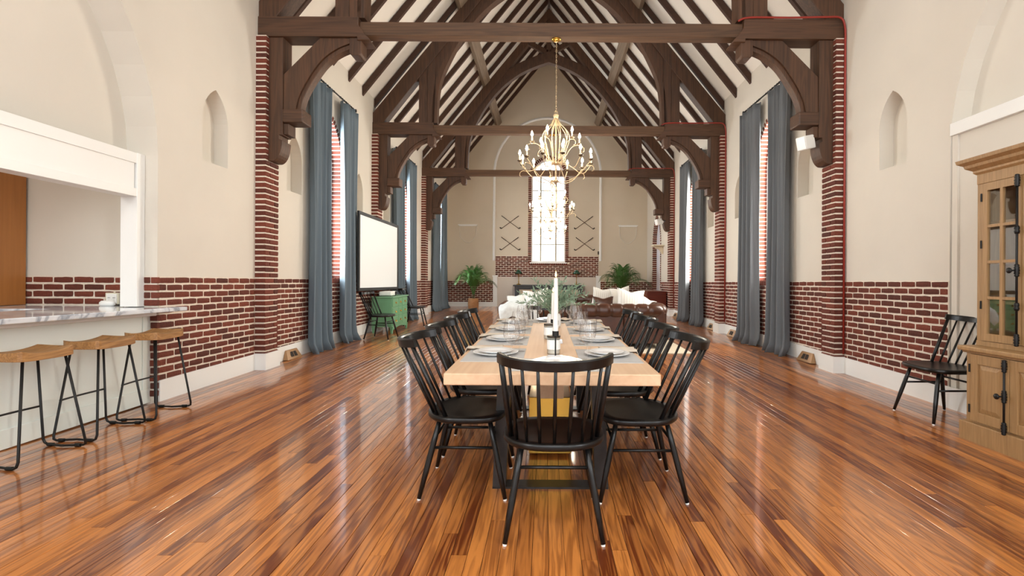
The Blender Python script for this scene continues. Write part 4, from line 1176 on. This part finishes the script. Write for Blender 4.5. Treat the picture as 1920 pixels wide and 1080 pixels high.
# crown
prof = [(0, 2.03), (-.006, 2.03), (-.02, 2.045), (-.02, 2.06), (-.055, 2.085), (-.06, 2.105), (-.09, 2.125), (-.095, 2.15), (0.1, 2.15), (.1, 2.03)]
b = MB(); ys = [CY0, CY1]; vs = []
N = len(prof)
for yi, s_ in ((CY0, -1), (CY1, 1)):
    for (dx, z_) in prof: vs.append((XU + dx, yi + s_ * max(0, -dx), z_))
b.add(vs, [(i, (i + 1) % N, (i + 1) % N + N, i + N) for i in range(N)] + [tuple(range(N)), tuple(range(2 * N - 1, N - 1, -1))])
b.build('crown_moulding', OAK, oc)
MB().box(XU + .09, XB, CY0 - .09, CY1 + .09, 2.10, 2.15).build('crown_top', OAK, oc)
dw = (CY1 - .05 - (CY0 + .05)) / 4
for i in range(4):
    yb_ = CY1 - .05 - dw * i - .002; ya_ = yb_ - dw + .004
    d_ = MB(); sw = .042
    z0_, z1_ = .785, 1.952
    d_.box(XU - .012, XU + .012, ya_, ya_ + sw, z0_, z1_).box(XU - .012, XU + .012, yb_ - sw, yb_, z0_, z1_)
    d_.box(XU - .012, XU + .012, ya_ + sw, yb_ - sw, z0_, z0_ + .055).box(XU - .012, XU + .012, ya_ + sw, yb_ - sw, z1_ - .055, z1_)
    D = d_.build('upper_door', OAK, oc)
    ym = (ya_ + yb_) / 2
    MB().box(XU - .0114, XU + .0094, ym - .011, ym + .011, z0_ + .05, z1_ - .05).build('glazing_bar', OAK, D)
    for k_ in (1, 2, 3):
        zz = z0_ + .055 + (z1_ - z0_ - .11) * k_ / 4
        MB().box(XU - .010, XU + .008, ya_ + sw, yb_ - sw, zz - .010, zz + .010).build('glazing_bar', OAK, D)
    for k_ in range(4):
        for (pa, pb) in ((ya_ + sw, ym - .011), (ym + .011, yb_ - sw)):
            za = z0_ + .055 + (z1_ - z0_ - .11) * k_ / 4 + .01; zb_ = za + (z1_ - z0_ - .11) / 4 - .02
            MB().add([(XU, pa, za), (XU, pb, za), (XU, pb, zb_), (XU, pa, zb_)], [(0, 1, 2, 3)]).build('pane', CABGLASS, D)
    # lower raised panel door
    z0_, z1_ = zf + .15, .685
    D = MB().box(XL - .02, XL, ya_, ya_ + .06, z0_, z1_).box(XL - .02, XL, yb_ - .06, yb_, z0_, z1_).box(XL - .02, XL, ya_ + .06, yb_ - .06, z0_, z0_ + .07).box(XL - .02, XL, ya_ + .06, yb_ - .06, z1_ - .07, z1_).build('lower_door', OAK, oc, bevel=.003)
    pa, pb, qa, qb = ya_ + .06, yb_ - .06, z0_ + .07, z1_ - .07
    MB().add([(XL - .006, pa, qa), (XL - .006, pb, qa), (XL - .006, pb, qb), (XL - .006, pa, qb), (XL - .018, pa + .035, qa + .035), (XL - .018, pb - .035, qa + .035), (XL - .018, pb - .035, qb - .035), (XL - .018, pa + .035, qb - .035)],
             [(4, 5, 6, 7), (0, 1, 5, 4), (1, 2, 6, 5), (2, 3, 7, 6), (3, 0, 4, 7)]).build('raised_panel', OAK, D)
    if i % 2 == 0:
        for z_ in (1.05, 1.5, 1.85): MB().tube([(XU - .016, yb_ + .003, z_ - .03), (XU - .016, yb_ + .003, z_ + .03)], .006, 8).build('hinge', IRON, oc)
        for z_ in (.28, .58): MB().tube([(XL - .024, yb_ + .003, z_ - .03), (XL - .024, yb_ + .003, z_ + .03)], .006, 8).build('hinge', IRON, oc)
# iron cremone bolts between the doors of each pair
for pr in (0, 2):
    y = CY1 - .05 - dw * (pr + 1) + .018
    for (x_, z0_, z1_, zk) in ((XU - .03, .80, 1.94, 1.30), (XL - .038, .19, .66, .43)):
        B = MB().tube([(x_, y, z0_), (x_, y, z1_)], .007, 8).build('bolt_rod', IRON, oc, smooth=True)
        for z_ in (z0_ + .02, zk, z1_ - .02):
            MB().lathe([(0, -.045), (.01, -.043), (.015, -.036), (.011, -.03), (.017, -.02), (.013, -.01), (.018, 0), (.013, .01), (.017, .02), (.011, .03), (.015, .036), (.01, .043), (0, .045)], 10, (x_, y, z_), cap=False).build('guide', IRON, B, smooth=True)
        if z1_ - z0_ > .8:
            for z_ in (1.58, 1.05): MB().lathe([(0, -.03), (.012, -.027), (.016, -.01), (.012, 0), (.016, .01), (.012, .027), (0, .03)], 10, (x_, y, z_), cap=False).build('guide', IRON, B, smooth=True)
        MB().tube([(x_, y, zk), (x_ - .035, y + .012, zk)], .006, 8).build('knob_shaft', IRON, B)
        kn = MB().lathe([(0, -.008), (.012, -.008), (.02, -.003), (.02, .003), (.012, .008), (0, .009)], 14, cap=False).build('knob', IRON, B, smooth=True)
        kn.location = (x_ - .04, y + .014, zk); kn.rotation_euler = (0, -PI / 2, 0)
# things on the shelves
bookc = [srgb(54, 84, 110), srgb(96, 160, 70), srgb(38, 50, 66), srgb(70, 110, 130), srgb(60, 66, 74), srgb(40, 60, 84)]
bpos = ['lowest', 'second', 'third', 'fourth', 'fifth', 'topmost']
z_ = 1.6705
for i in range(6):
    h_ = (.030, .026, .024, .028, .03, .022)[i]; w_ = .115 - .008 * i
    t = thing('book', 'book lying flat on the top cabinet shelf, %s of the stack' % bpos[i], 'book', 'books stacked in the cabinet')
    mcol = flat('book_cover_%d' % i, bookc[(i * 1) % 6], .5)
    yb0 = 3.40
    MB().box(XU + .06, XU + .24, yb0 - w_, yb0 + .03 - .004 * i, z_, z_ + .003).box(XU + .06, XU + .24, yb0 - w_, yb0 + .03 - .004 * i, z_ + h_ - .003, z_ + h_).box(XU + .06, XU + .064, yb0 - w_, yb0 + .03 - .004 * i, z_, z_ + h_).build('cover', mcol, t)
    MB().box(XU + .064, XU + .235, yb0 - w_ + .004, yb0 + .025 - .004 * i, z_ + .003, z_ + h_ - .003).build('pages', LINEN, t)
    for s_ in range(5):
        MB().box(XU + .0588, XU + .0602, yb0 - w_ + .02 + .018 * s_, yb0 - w_ + .032 + .018 * s_, z_ + h_ * .35, z_ + h_ * .62).build('spine_mark', PLASTIC, t)
    z_ += h_ + .0006
for i in range(3):
    t = thing('magazine', 'white booklet lying on the cabinet floor, %s of three' % ('lowest', 'middle', 'topmost')[i], 'booklet', 'white booklets in the cabinet')
    zb_ = .7425 + .0 + i * .0135
    MB().box(XU + .06, XU + .27, 3.34, 3.50, zb_, zb_ + .013).build('cover', PLASTIC, t, bevel=.002)
    MB().box(XU + .0585, XU + .0605, 3.36, 3.48, zb_ + .003, zb_ + .010).build('spine', flat('booklet_spine_%d' % i, srgb(150, 170, 180), .6), t)
t = thing('picture_frame', 'small white framed picture leaning on the middle cabinet shelf', 'frame')
MB().box(-.09, .09, -.008, .008, 0, .2).build('frame', PLASTIC, t, bevel=.003); MB().box(-.07, .07, -.0095, -.007, .02, .18).build('print', flat('print', srgb(170, 178, 184), .6), t)
t.location = (XU + .2, 3.40, 1.3705); t.rotation_euler = (-.15, 0, -PI / 2 - .2)
t = thing('storage_jar', 'white lidded jar on the lower cabinet shelf', 'jar')
MB().lathe([(0, 0), (.05, 0), (.055, .02), (.055, .1), (.045, .115), (0, .115)], 18, cap=False).build('body', CHINA, t, smooth=True); MB().lathe([(0, .115), (.05, .115), (.05, .13), (.012, .14), (.012, .16), (0, .162)], 18, cap=False).build('lid', CHINA, t, smooth=True)
t.location = (XU + .2, 3.42, 1.0805)

# ------------------------------------------------------------------ projection screen
ps = thing('projection_screen', 'large white projection screen in a black frame against the left wall', 'screen')
xs = -3.47; ya_, yb_, za, zb_ = 8.92, 11.31, 1.02, 2.49
fw = .06
MB().box(xs - .02, xs + .02, ya_, yb_, zb_ - fw, zb_).box(xs - .02, xs + .02, ya_, yb_, za, za + fw).box(xs - .02, xs + .02, ya_, ya_ + fw, za + fw, zb_ - fw).box(xs - .02, xs + .02, yb_ - fw, yb_, za + fw, zb_ - fw).build('frame', FRAMEBLK, ps, bevel=.004)
MB().box(xs - .012, xs + .006, ya_ + fw, yb_ - fw, za + fw, zb_ - fw).build('surface', SCREEN, ps)
for y in (10.3, 10.45): MB().box(-3.57, xs - .02, y - .02, y + .02, 2.2, 2.3).build('wall_bracket', IRON, ps)

# ------------------------------------------------------------------ green chest of drawers
gc = thing('chest_of_drawers', 'green painted chest of drawers with brass pulls under the projection screen', 'chest')
place(gc, -3.345, 10.43)
H_, hw_, hd_ = .74, .54, .215     # local: length along y, front towards +x
MB().box(-hd_, hd_ - .02, -hw_, hw_, .13, H_ - .02).build('body', GREEN, gc, bevel=.004)
MB().box(-hd_ - .0, hd_ + .015, -hw_ - .02, hw_ + .02, H_ - .025, H_).build('top', GREEN, gc, bevel=.006)
for s_ in (-1, 1):
    MB().box(-hd_ + .03, hd_ - .05, s_ * (hw_ + .001) - .004, s_ * (hw_ + .001) + .004, .2, .64).build('side_panel', GREEN, gc, bevel=.003)
    for x_ in (-hd_ + .03, hd_ - .035):
        MB().prism([(x_ - .03, .13), (x_ + .03, .13), (x_ + .018, 0), (x_ - .012, 0)], s_ * (hw_ - .03) - .025, s_ * (hw_ - .03) + .025).build('leg', GREEN, gc)
ap_ = [(-hw_, .13), (-hw_, .06)] + [(-hw_ + .08 + (2 * hw_ - .16) * i / 12, .06 + .05 * math.sin(PI * i / 12)) for i in range(13)] + [(hw_, .06), (hw_, .13)]
MB().prism(ap_, hd_ - .035, hd_ - .02, 'yz').build('apron', GREEN, gc)
for r_ in range(3):
    for (ya2, yb2) in ((-hw_ + .03, -.14), (-.12, .12), (.14, hw_ - .03)):
        z0_ = .16 + r_ * .185
        D = MB().box(hd_ - .022, hd_ - .004, ya2, yb2, z0_, z0_ + .165).build('drawer', GREEN, gc, bevel=.006)
        yc_ = (ya2 + yb2) / 2
        MB().box(hd_ - .004, hd_ + .0, yc_ - .03, yc_ + .03, z0_ + .07, z0_ + .105).build('backplate', BRASS, D, bevel=.002)
        MB().tube(smoothpath([(hd_, yc_ - .025, z0_ + .095), (hd_ + .012, yc_ - .02, z0_ + .07), (hd_ + .014, yc_, z0_ + .065), (hd_ + .012, yc_ + .02, z0_ + .07), (hd_, yc_ + .025, z0_ + .095)], 3), .004, 6).build('pull', BRASS, D, smooth=True)
pj = thing('projector', 'white projector standing on the green chest of drawers', 'projector')
MB().box(-.13, .13, -.2, .2, .012, .1).build('case', PLASTIC, pj, bevel=.02)
ln = MB().lathe([(0, 0), (.04, 0), (.04, .02), (.03, .022), (.03, .01), (0, .008)], 16, cap=False).build('lens', IRON, pj, smooth=True); ln.location = (.128, .08, .058); ln.rotation_euler = (0, PI / 2, 0)
for x_ in (-.1, .1):
    for y in (-.15, .15): MB().lathe([(0, 0), (.012, 0), (.012, .014), (0, .014)], 8, (x_, y, 0), cap=False).build('foot', IRON, pj)
place(pj, -3.36, 10.3, 0, .741)

# ------------------------------------------------------------------ sofas, rug, pillows
rg = MB(); ra, rb, rc, rd2 = -1.05, 2.22, 7.55, 11.6
v = []
for (x, y) in ((ra, rc), (rb, rc), (rb, rd2), (ra, rd2)): v += [(x, y, fz(y) + .0015), (x, y, fz(y) + .012)]
rg.add(v, [(0, 2, 4, 6), (1, 7, 5, 3), (0, 1, 3, 2), (2, 3, 5, 4), (4, 5, 7, 6), (6, 7, 1, 0)])
tag(rg.build('rug', RUG), 'cream rug on the floor beneath the leather sofas', 'rug')
def sofa(w, name_label):
    t = thing('chesterfield_sofa', name_label, 'sofa', 'brown chesterfield sofas')
    hw_ = w / 2
    MB().box(-hw_ + .14, hw_ - .14, -.40, .42, .07, .30).build('base', LEATHER, t, bevel=.02)
    n = max(2, round((w - .4) / .62)); cw = (w - .42) / n
    for i in range(n):
        x = -hw_ + .21 + cw * i
        MB().box(x + .004, x + cw - .004, -.26, .43, .30, .44).build('seat_cushion', LEATHER, t, bevel=.05)
    # outer back and arm panels, with seams between
    m_ = max(3, round(w / .75)); pw = (w - .2) / m_
    for i in range(m_):
        x = -hw_ + .1 + pw * i
        MB().box(x + .003, x + pw - .003, -.46, -.36, .08, .62).build('back_panel', LEATHER, t, bevel=.018)
    for s_ in (-1, 1):
        MB().box(min(s_ * (hw_ - .05), s_ * (hw_ - .2)), max(s_ * (hw_ - .05), s_ * (hw_ - .2)), -.40, .44, .08, .58).build('arm_panel', LEATHER, t, bevel=.018)
    # rolled top, scalloped at the pleats
    path = [(-hw_ + .12, .46), (-hw_ + .12, -.2)]
    path += [(-hw_ + .32 - .2 * math.cos(a), -.2 - .2 * math.sin(a)) for a in [PI / 2 * j / 6 for j in range(1, 7)]]
    path += [(hw_ - .32 + .2 * math.sin(a), -.4 + .2 * (1 - math.cos(a))) for a in [PI / 2 * j / 6 for j in range(0, 7)]]
    path += [(hw_ - .12, .46)]
    fine = []; seg = .015
    for i in range(len(path) - 1):
        a, b_ = Vector(path[i]), Vector(path[i + 1]); L = (b_ - a).length; k_ = max(1, int(L / seg))
        for j in range(k_): fine.append(a.lerp(b_, j / k_))
    fine.append(Vector(path[-1]))
    s_acc = 0; rs = []
    for i, p in enumerate(fine):
        if i: s_acc += (p - fine[i - 1]).length
        rs.append(.119 - .017 * (abs(math.cos(PI * s_acc / .21)) ** 12))
    MB().tube([(p.x, p.y, .61) for p in fine], rs, 16).build('rolled_top', LEATHER, t, smooth=True)
    nb = int((w - .6) / .21)
    for i in range(nb + 1):
        xx = -nb * .105 + .21 * i
        for (dy, zz) in ((.098, .635), (.06, .70)):
            MB().lathe([(0, -.008), (.012, -.004), (.012, .004), (0, .008)], 8, (xx + (.105 if zz > .69 else 0), -.40 + dy, zz), cap=False).build('button', LEATHER, t, smooth=True)
    # tufted inner back
    def tuft(u, v):
        x = -hw_ + .2 + (w - .4) * u; z = .40 + .27 * v
        bx_ = (x / .19); bz = v * 2.2
        d = min(((bx_ - round(bx_ - o2) - o2) ** 2 * .036 + (bz - rr_) ** 2 * .012) for rr_, o2 in ((.3, 0), (1.2, .5), (2.0, 0)))
        return (x, -.26 - .10 * v * v - .045 * math.exp(-d / .0022) + .02, z)
    b = MB(); b.grid(tuft, int((w - .4) / .03), 12); o = b.build('tufted_back', LEATHER, t, smooth=True)
    bt = MB(); x = -hw_ + .25
    kx = math.ceil((-hw_ + .22) / .19)
    while kx * .19 < hw_ - .22:
        for rr_, o2 in ((.3, 0), (1.2, .5), (2.0, 0)):
            xx = (kx + o2) * .19; vv = rr_ / 2.2
            if abs(xx) < hw_ - .24:
                MB().lathe([(0, -.006), (.011, -.003), (.011, .003), (0, .007)], 8, (xx, -.26 - .10 * vv * vv - .018, .40 + .27 * vv), cap=False).build('button', LEATHER, o, smooth=True)
        kx += 1
    for sx in (-1, 1):
        for sy in (-.38, .38): MB().lathe([(0, 0), (.022, 0), (.034, .03), (.03, .06), (.024, .075), (0, .075)], 12, (sx * (hw_ - .18), sy, 0), cap=False).build('bun_foot', MAHOG, t, smooth=True)
    return t
sA = sofa(2.85, 'long brown leather chesterfield sofa seen from behind beyond the table'); place(sA, .56, 8.45, 0, .013)
sB = sofa(2.3, 'tufted brown leather chesterfield sofa facing the viewer'); place(sB, .75, 11.1, PI, .013)
def pillow(size, mat, name, label, x, y, z, rx, ry, rz, group):
    s = size / 2
    def fn(u, v, sg):
        a = (u - .5) * 2; b_ = (v - .5) * 2
        pin = 1 - .10 * (1 - a * a) * abs(b_) ** 3 - .0; pin2 = 1 - .10 * (1 - b_ * b_) * abs(a) ** 3
        chop = .14 * s * math.exp(-(a / .35) ** 2) * max(0, b_) ** 2
        th = .36 * s * ((1 - a * a) * (1 - b_ * b_)) ** .45
        return (a * s * pin2, sg * th, b_ * s * pin - chop)
    n = 14; b = MB(); b.grid(lambda u, v: fn(u, v, 1), n, n); b.grid(lambda u, v: fn(u, v, -1), n, n)
    o = b.build(name, mat, smooth=True)
    m_ = o.data; bm_ = bmesh.new(); bm_.from_mesh(m_); bmesh.ops.remove_doubles(bm_, verts=bm_.verts, dist=.0005); bmesh.ops.recalc_face_normals(bm_, faces=bm_.faces); bm_.to_mesh(m_); bm_.free()
    o.location = (x, y, z); o.rotation_euler = (rx, ry, rz)
    return tag(o, label, 'pillow', group)
G = 'white pillows on the sofas'
pillow(.50, STRIPE, 'pillow', 'large white striped pillow standing on the near sofa, right of the table', 1.40, 8.42, .85, -.18, .10, .15, G)
pillow(.38, LINEN, 'pillow', 'white pillow at the right end of the near sofa', 1.76, 8.66, .76, -.3, .35, .5, G)
pillow(.46, STRIPE, 'pillow', 'white striped pillow with pointed corners on the left of the near sofa', -.22, 8.50, .86, -.2, -.12, -.2, G)
pillow(.42, LINEN, 'pillow', 'white pillow at the left end of the near sofa, by the throw', -.56, 8.78, .80, -.35, -.2, -.35, G)
pillow(.44, STRIPE, 'pillow', 'white pillow leaning on the right end of the far sofa', 1.20, 10.95, .88, .3, .1, 0, G)
pillow(.44, LINEN, 'pillow', 'white pillow behind the large striped one, at the far sofa arm', 1.60, 10.84, .90, .3, -.15, -.2, G)
pillow(.36, LEATHER, 'pillow', 'brown leather cushion standing on the near sofa seat', 0.94, 8.44, .79, -.2, 0, .05, 'leather cushions on the sofas')
# throw over the left corner of the near sofa
def throwfn(u, v):
    # v runs over the roll from the seat to the outer back, u across
    x = -.80 + .62 * u + .10 * (v - .5) + .03 * math.sin(7 * v)
    path = [(8.50, .60), (8.40, .70), (8.28, .80), (8.12, .885), (7.98, .87), (7.90, .78), (7.88, .66), (7.88, .54)]
    f = v * (len(path) - 1); i = min(int(f), len(path) - 2); w_ = f - i
    y = path[i][0] * (1 - w_) + path[i + 1][0] * w_; z = path[i][1] * (1 - w_) + path[i + 1][1] * w_
    if u < .25: z -= .55 * (.25 - u) ** 1.3
    if v > .8: z += .22 * (v - .8) * math.sin(3 * u + 1) * 2
    n_ = .014 * math.sin(13 * u + 5 * v) + .01 * math.sin(21 * v + 6 * u)
    return (x, y + n_ * .8, z + n_ + .02)
b = MB(); b.grid(throwfn, 30, 36); o = b.build('throw_blanket', THROW, smooth=True); m_ = o.modifiers.new('thick', 'SOLIDIFY'); m_.thickness = .012
tag(o, 'pale woven throw blanket draped over the left end of the near sofa', 'blanket')

# ------------------------------------------------------------------ palms
def palm(x, y, lab, seed, scale=1.0):
    t = thing('potted_palm', lab, 'plant', 'palms in baskets')
    r = random.Random(seed)
    bk = MB(); prof = []
    for i in range(19): prof.append((.165 + .02 * math.sin(PI * i / 18) + .006 * (i % 2), .02 * i))
    bk.lathe([(0, 0)] + prof + [(.15, .36), (0, .33)], 24, cap=False); bk.build('basket', BASKET, t, smooth=False)
    for q in range(5):
        a = r.uniform(0, 6.28); MB().tube([(.03 * math.cos(a), .03 * math.sin(a), .3), (.05 * math.cos(a), .05 * math.sin(a), .62), (.07 * math.cos(a), .07 * math.sin(a), .8)], [.014, .011, .007], 6).build('stem', STEMM, t, smooth=True)
    for q in range(22):
        az = q * 2.4 + r.uniform(-.3, .3); up = (.05 + .95 * (q / 21)) * r.uniform(.85, 1.1); L = r.uniform(.75, 1.0) * scale
        out = .12 + .62 * up * scale; hgt = .45 + L * (1.0 - .55 * up)
        P0 = Vector((.03 * math.cos(az), .03 * math.sin(az), .5)); ca, sa = math.cos(az), math.sin(az)
        pts = [Vector(p) for p in bez(P0, P0 + Vector((ca * .05, sa * .05, .3)), P0 + Vector((ca * out * .55, sa * out * .55, hgt * .95 - .1)), P0 + Vector((ca * out, sa * out, hgt * .72 - .1 - .2 * up)), 22)]
        f = MB().tube(pts, [.006 * (1 - .8 * i / 22) for i in range(23)], 4)
        for i in range(6, 23):
            tg = (pts[i] - pts[i - 1]).normalized(); sd = tg.cross(Vector((0, 0, 1)))
            if sd.length < .1: sd = Vector((-sa, ca, 0))
            sd.normalize(); upv = sd.cross(tg).normalized()
            ll = .27 * scale * math.sin(PI * (i - 4) / 20) ** .6 + .03
            for s_ in (-1, 1):
                d = (sd * s_ * .75 + tg * .75 + upv * .15).normalized(); w_ = tg * .015
                p = pts[i]; tip = p + d * ll + Vector((0, 0, -.05 * ll / .24))
                f.add([p - w_, p + w_ * .3, p + d * ll * .5 + w_ * 1.1 + upv * .006, p + d * ll * .5 - w_ * 1.1 + upv * .006, tip], [(0, 1, 2, 3), (3, 2, 4)])
        f.build('frond', PALM, t, fix=False)
    place(t, x, y)
palm(-2.56, 17.0, 'feathery palm in a woven basket in the far left corner', 4)
palm(2.58, 17.0, 'feathery palm standing in the far right corner behind the sofa', 9, 1.18)

# ------------------------------------------------------------------ far end furniture
mc = thing('wooden_chest', 'red brown mahogany chest in the far right corner', 'chest')
place(mc, 3.33, 15.45)
MB().box(-.28, .28, -.55, .55, .05, .68).build('body', MAHOG, mc, bevel=.005)
MB().box(-.295, .295, -.565, .565, .68, .71).build('top', MAHOG, mc, bevel=.006)
MB().box(-.29, .29, -.56, .56, 0, .06).build('plinth', MAHOG, mc, bevel=.004)
for z_ in (.09, .29, .49):
    D = MB().box(-.30, -.278, -.5, .5, z_, z_ + .17).build('drawer', MAHOG, mc, bevel=.004)
    for y in (-.25, .25): MB().lathe([(0, -.014), (.012, -.01), (.012, .01), (0, .014)], 10, (-.306, y, z_ + .085), cap=False).build('knob', BRASS, D)
sb = thing('sideboard', 'long black sideboard with pale inset panels against the far wall', 'sideboard')
place(sb, .05, 17.86)
MB().box(-1.28, 1.28, -.27, .29, .77, .82).build('top', BLKCAB, sb, bevel=.008)
MB().box(-1.22, 1.22, -.22, .27, .70, .77).build('frieze', BLKCAB, sb, bevel=.006)
MB().box(-1.2, 1.2, -.14, .27, .06, .70).build('carcass', BLKCAB, sb)
for s_ in (-1, 1):
    MB().prism([(s_ * 1.22, 0), (s_ * 1.10, .0), (s_ * 1.13, .12), (s_ * 1.13, .70), (s_ * 1.22, .70)], -.22, -.10).build('corner_post', BLKCAB, sb, bevel=.005)
for i in range(4):
    xa = -1.1 + .55 * i
    D = MB().box(xa + .01, xa + .54, -.165, -.14, .10, .68).build('door', BLKCAB, sb, bevel=.004)
    MB().box(xa + .04, xa + .51, -.172, -.164, .38, .65).build('inset_panel', PALEPANEL, D)
    MB().lathe([(0, -.01), (.01, -.006), (.01, .006), (0, .01)], 8, (xa + .5, -.18, .3), cap=False).build('knob', BRASS, D)
def banker(x, lab):
    t = thing('bankers_lamp', lab, 'lamp', 'green banker lamps')
    MB().lathe([(0, 0), (.08, 0), (.085, .012), (.05, .03), (.02, .04), (0, .042)], 18, cap=False).build('base', BRASS, t, smooth=True)
    MB().lathe([(.012, .04), (.02, .1), (.011, .14), (.011, .40), (.018, .41), (0, .42)], 12, cap=False).build('stem', BRASS, t, smooth=True)
    MB().lathe([(.0, .55), (.05, .54), (.075, .50), (.15, .40), (.145, .398), (.07, .495), (.0, .53)], 22, cap=False).build('shade', SHADEG, t, smooth=True)
    MB().lathe([(0, .55), (.01, .555), (.008, .575), (0, .58)], 8, cap=False).build('finial', BRASS, t)
    place(t, x, 17.84, 0, .8205)
banker(-1.04, 'brass lamp with green shade on the left end of the black sideboard')
banker(1.06, 'brass lamp with green shade on the right end of the black sideboard')
for (x, n_) in ((-2.95, 'left'), (2.98, 'right')):
    t = thing('shield_shelf', 'small white wall shelf with a shield outline beneath, %s of the blind arch' % n_, 'shelf', 'shield shelves')
    MB().box(-.36, .36, -.10, 0, .0, .03).box(-.33, .33, -.07, 0, -.03, .0).build('shelf', WHITE, t, bevel=.008)
    MB().tube(smoothpath([(-.31, -.012, -.03), (-.31, -.012, -.25), (-.24, -.012, -.48), (0, -.012, -.65), (.24, -.012, -.48), (.31, -.012, -.25), (.31, -.012, -.03)], 5), .012, 6).build('shield_outline', PLASTER, t, smooth=True)
    t.location = (x, Y1, 3.30)
CLUBWOOD = flat('club_shaft', srgb(74, 50, 34), .5); CLUBHEAD = flat('club_head', srgb(52, 44, 38), .4, metal=.5)
for (x, z_, lab) in ((-1.386, 3.42, 'upper left pair'), (-1.39, 2.63, 'lower left pair'), (1.363, 3.42, 'upper right pair'), (1.37, 2.63, 'lower right pair')):
    for s_ in (-1, 1):
        t = thing('golf_club', 'old golf club on the far wall, %s, head at the lower %s' % (lab, 'right' if s_ > 0 else 'left'), 'golf club', 'crossed golf clubs on the far wall')
        off_ = -.02 - (.016 if s_ > 0 else 0)
        a = Vector((-s_ * .32, off_, .24)); b_ = Vector((s_ * .29, off_, -.21))
        MB().tube([a, b_], .011, 6).build('shaft', CLUBWOOD, t)
        MB().tube([a, a.lerp(b_, .3)], .015, 6).build('grip', LIDM, t)
        MB().tube(smoothpath([b_, b_ + Vector((s_ * .04, 0, -.02)), b_ + Vector((s_ * .09, 0, .02))], 3), [.014] * 3 + [.022] * 3 + [.018], 6).build('head', CLUBHEAD, t, smooth=True)
        t.location = (x, Y1, z_)
# speakers on the right hand posts
for k_ in (0, 2):
    t = thing('speaker', 'small white speaker on the right post of the %s truss' % ('nearest' if k_ == 0 else 'farthest'), 'speaker', 'white wall speakers')
    MB().box(-.09, .09, -.07, .07, -.085, .085).build('cabinet', PLASTIC, t, bevel=.012)
    MB().box(-.096, -.09, -.06, .06, -.075, .075).build('grille', WHITE, t)
    MB().box(.085, .14, -.02, .02, -.02, .02).build('bracket', PLASTIC, t)
    t.location = (3.26, TY[k_] + .12, 3.0); t.rotation_euler = (0, -.25, .45)
t = thing('wall_bracket_shelf', 'cream carved bracket shelf on the far right wall by the arched doorway', 'shelf')
MB().box(-.34, 0, -.22, .22, .05, .09).build('shelf', STONE, t, bevel=.01)
MB().prism([(0, .05), (-.28, .05), (-.24, 0), (-.12, -.05), (-.05, -.16), (0, -.2)], -.06, .06).build('bracket', STONE, t, bevel=.01)
t.location = (HW, 15.75, 2.32)
t = MB().box(1.86, 1.92, Y1 - .03, Y1 - .005, 2.24, 2.36).build('switch_plate', LIDM, bevel=.004)
tag(t, 'small dark switch plate at the right foot of the blind arch', 'switch')
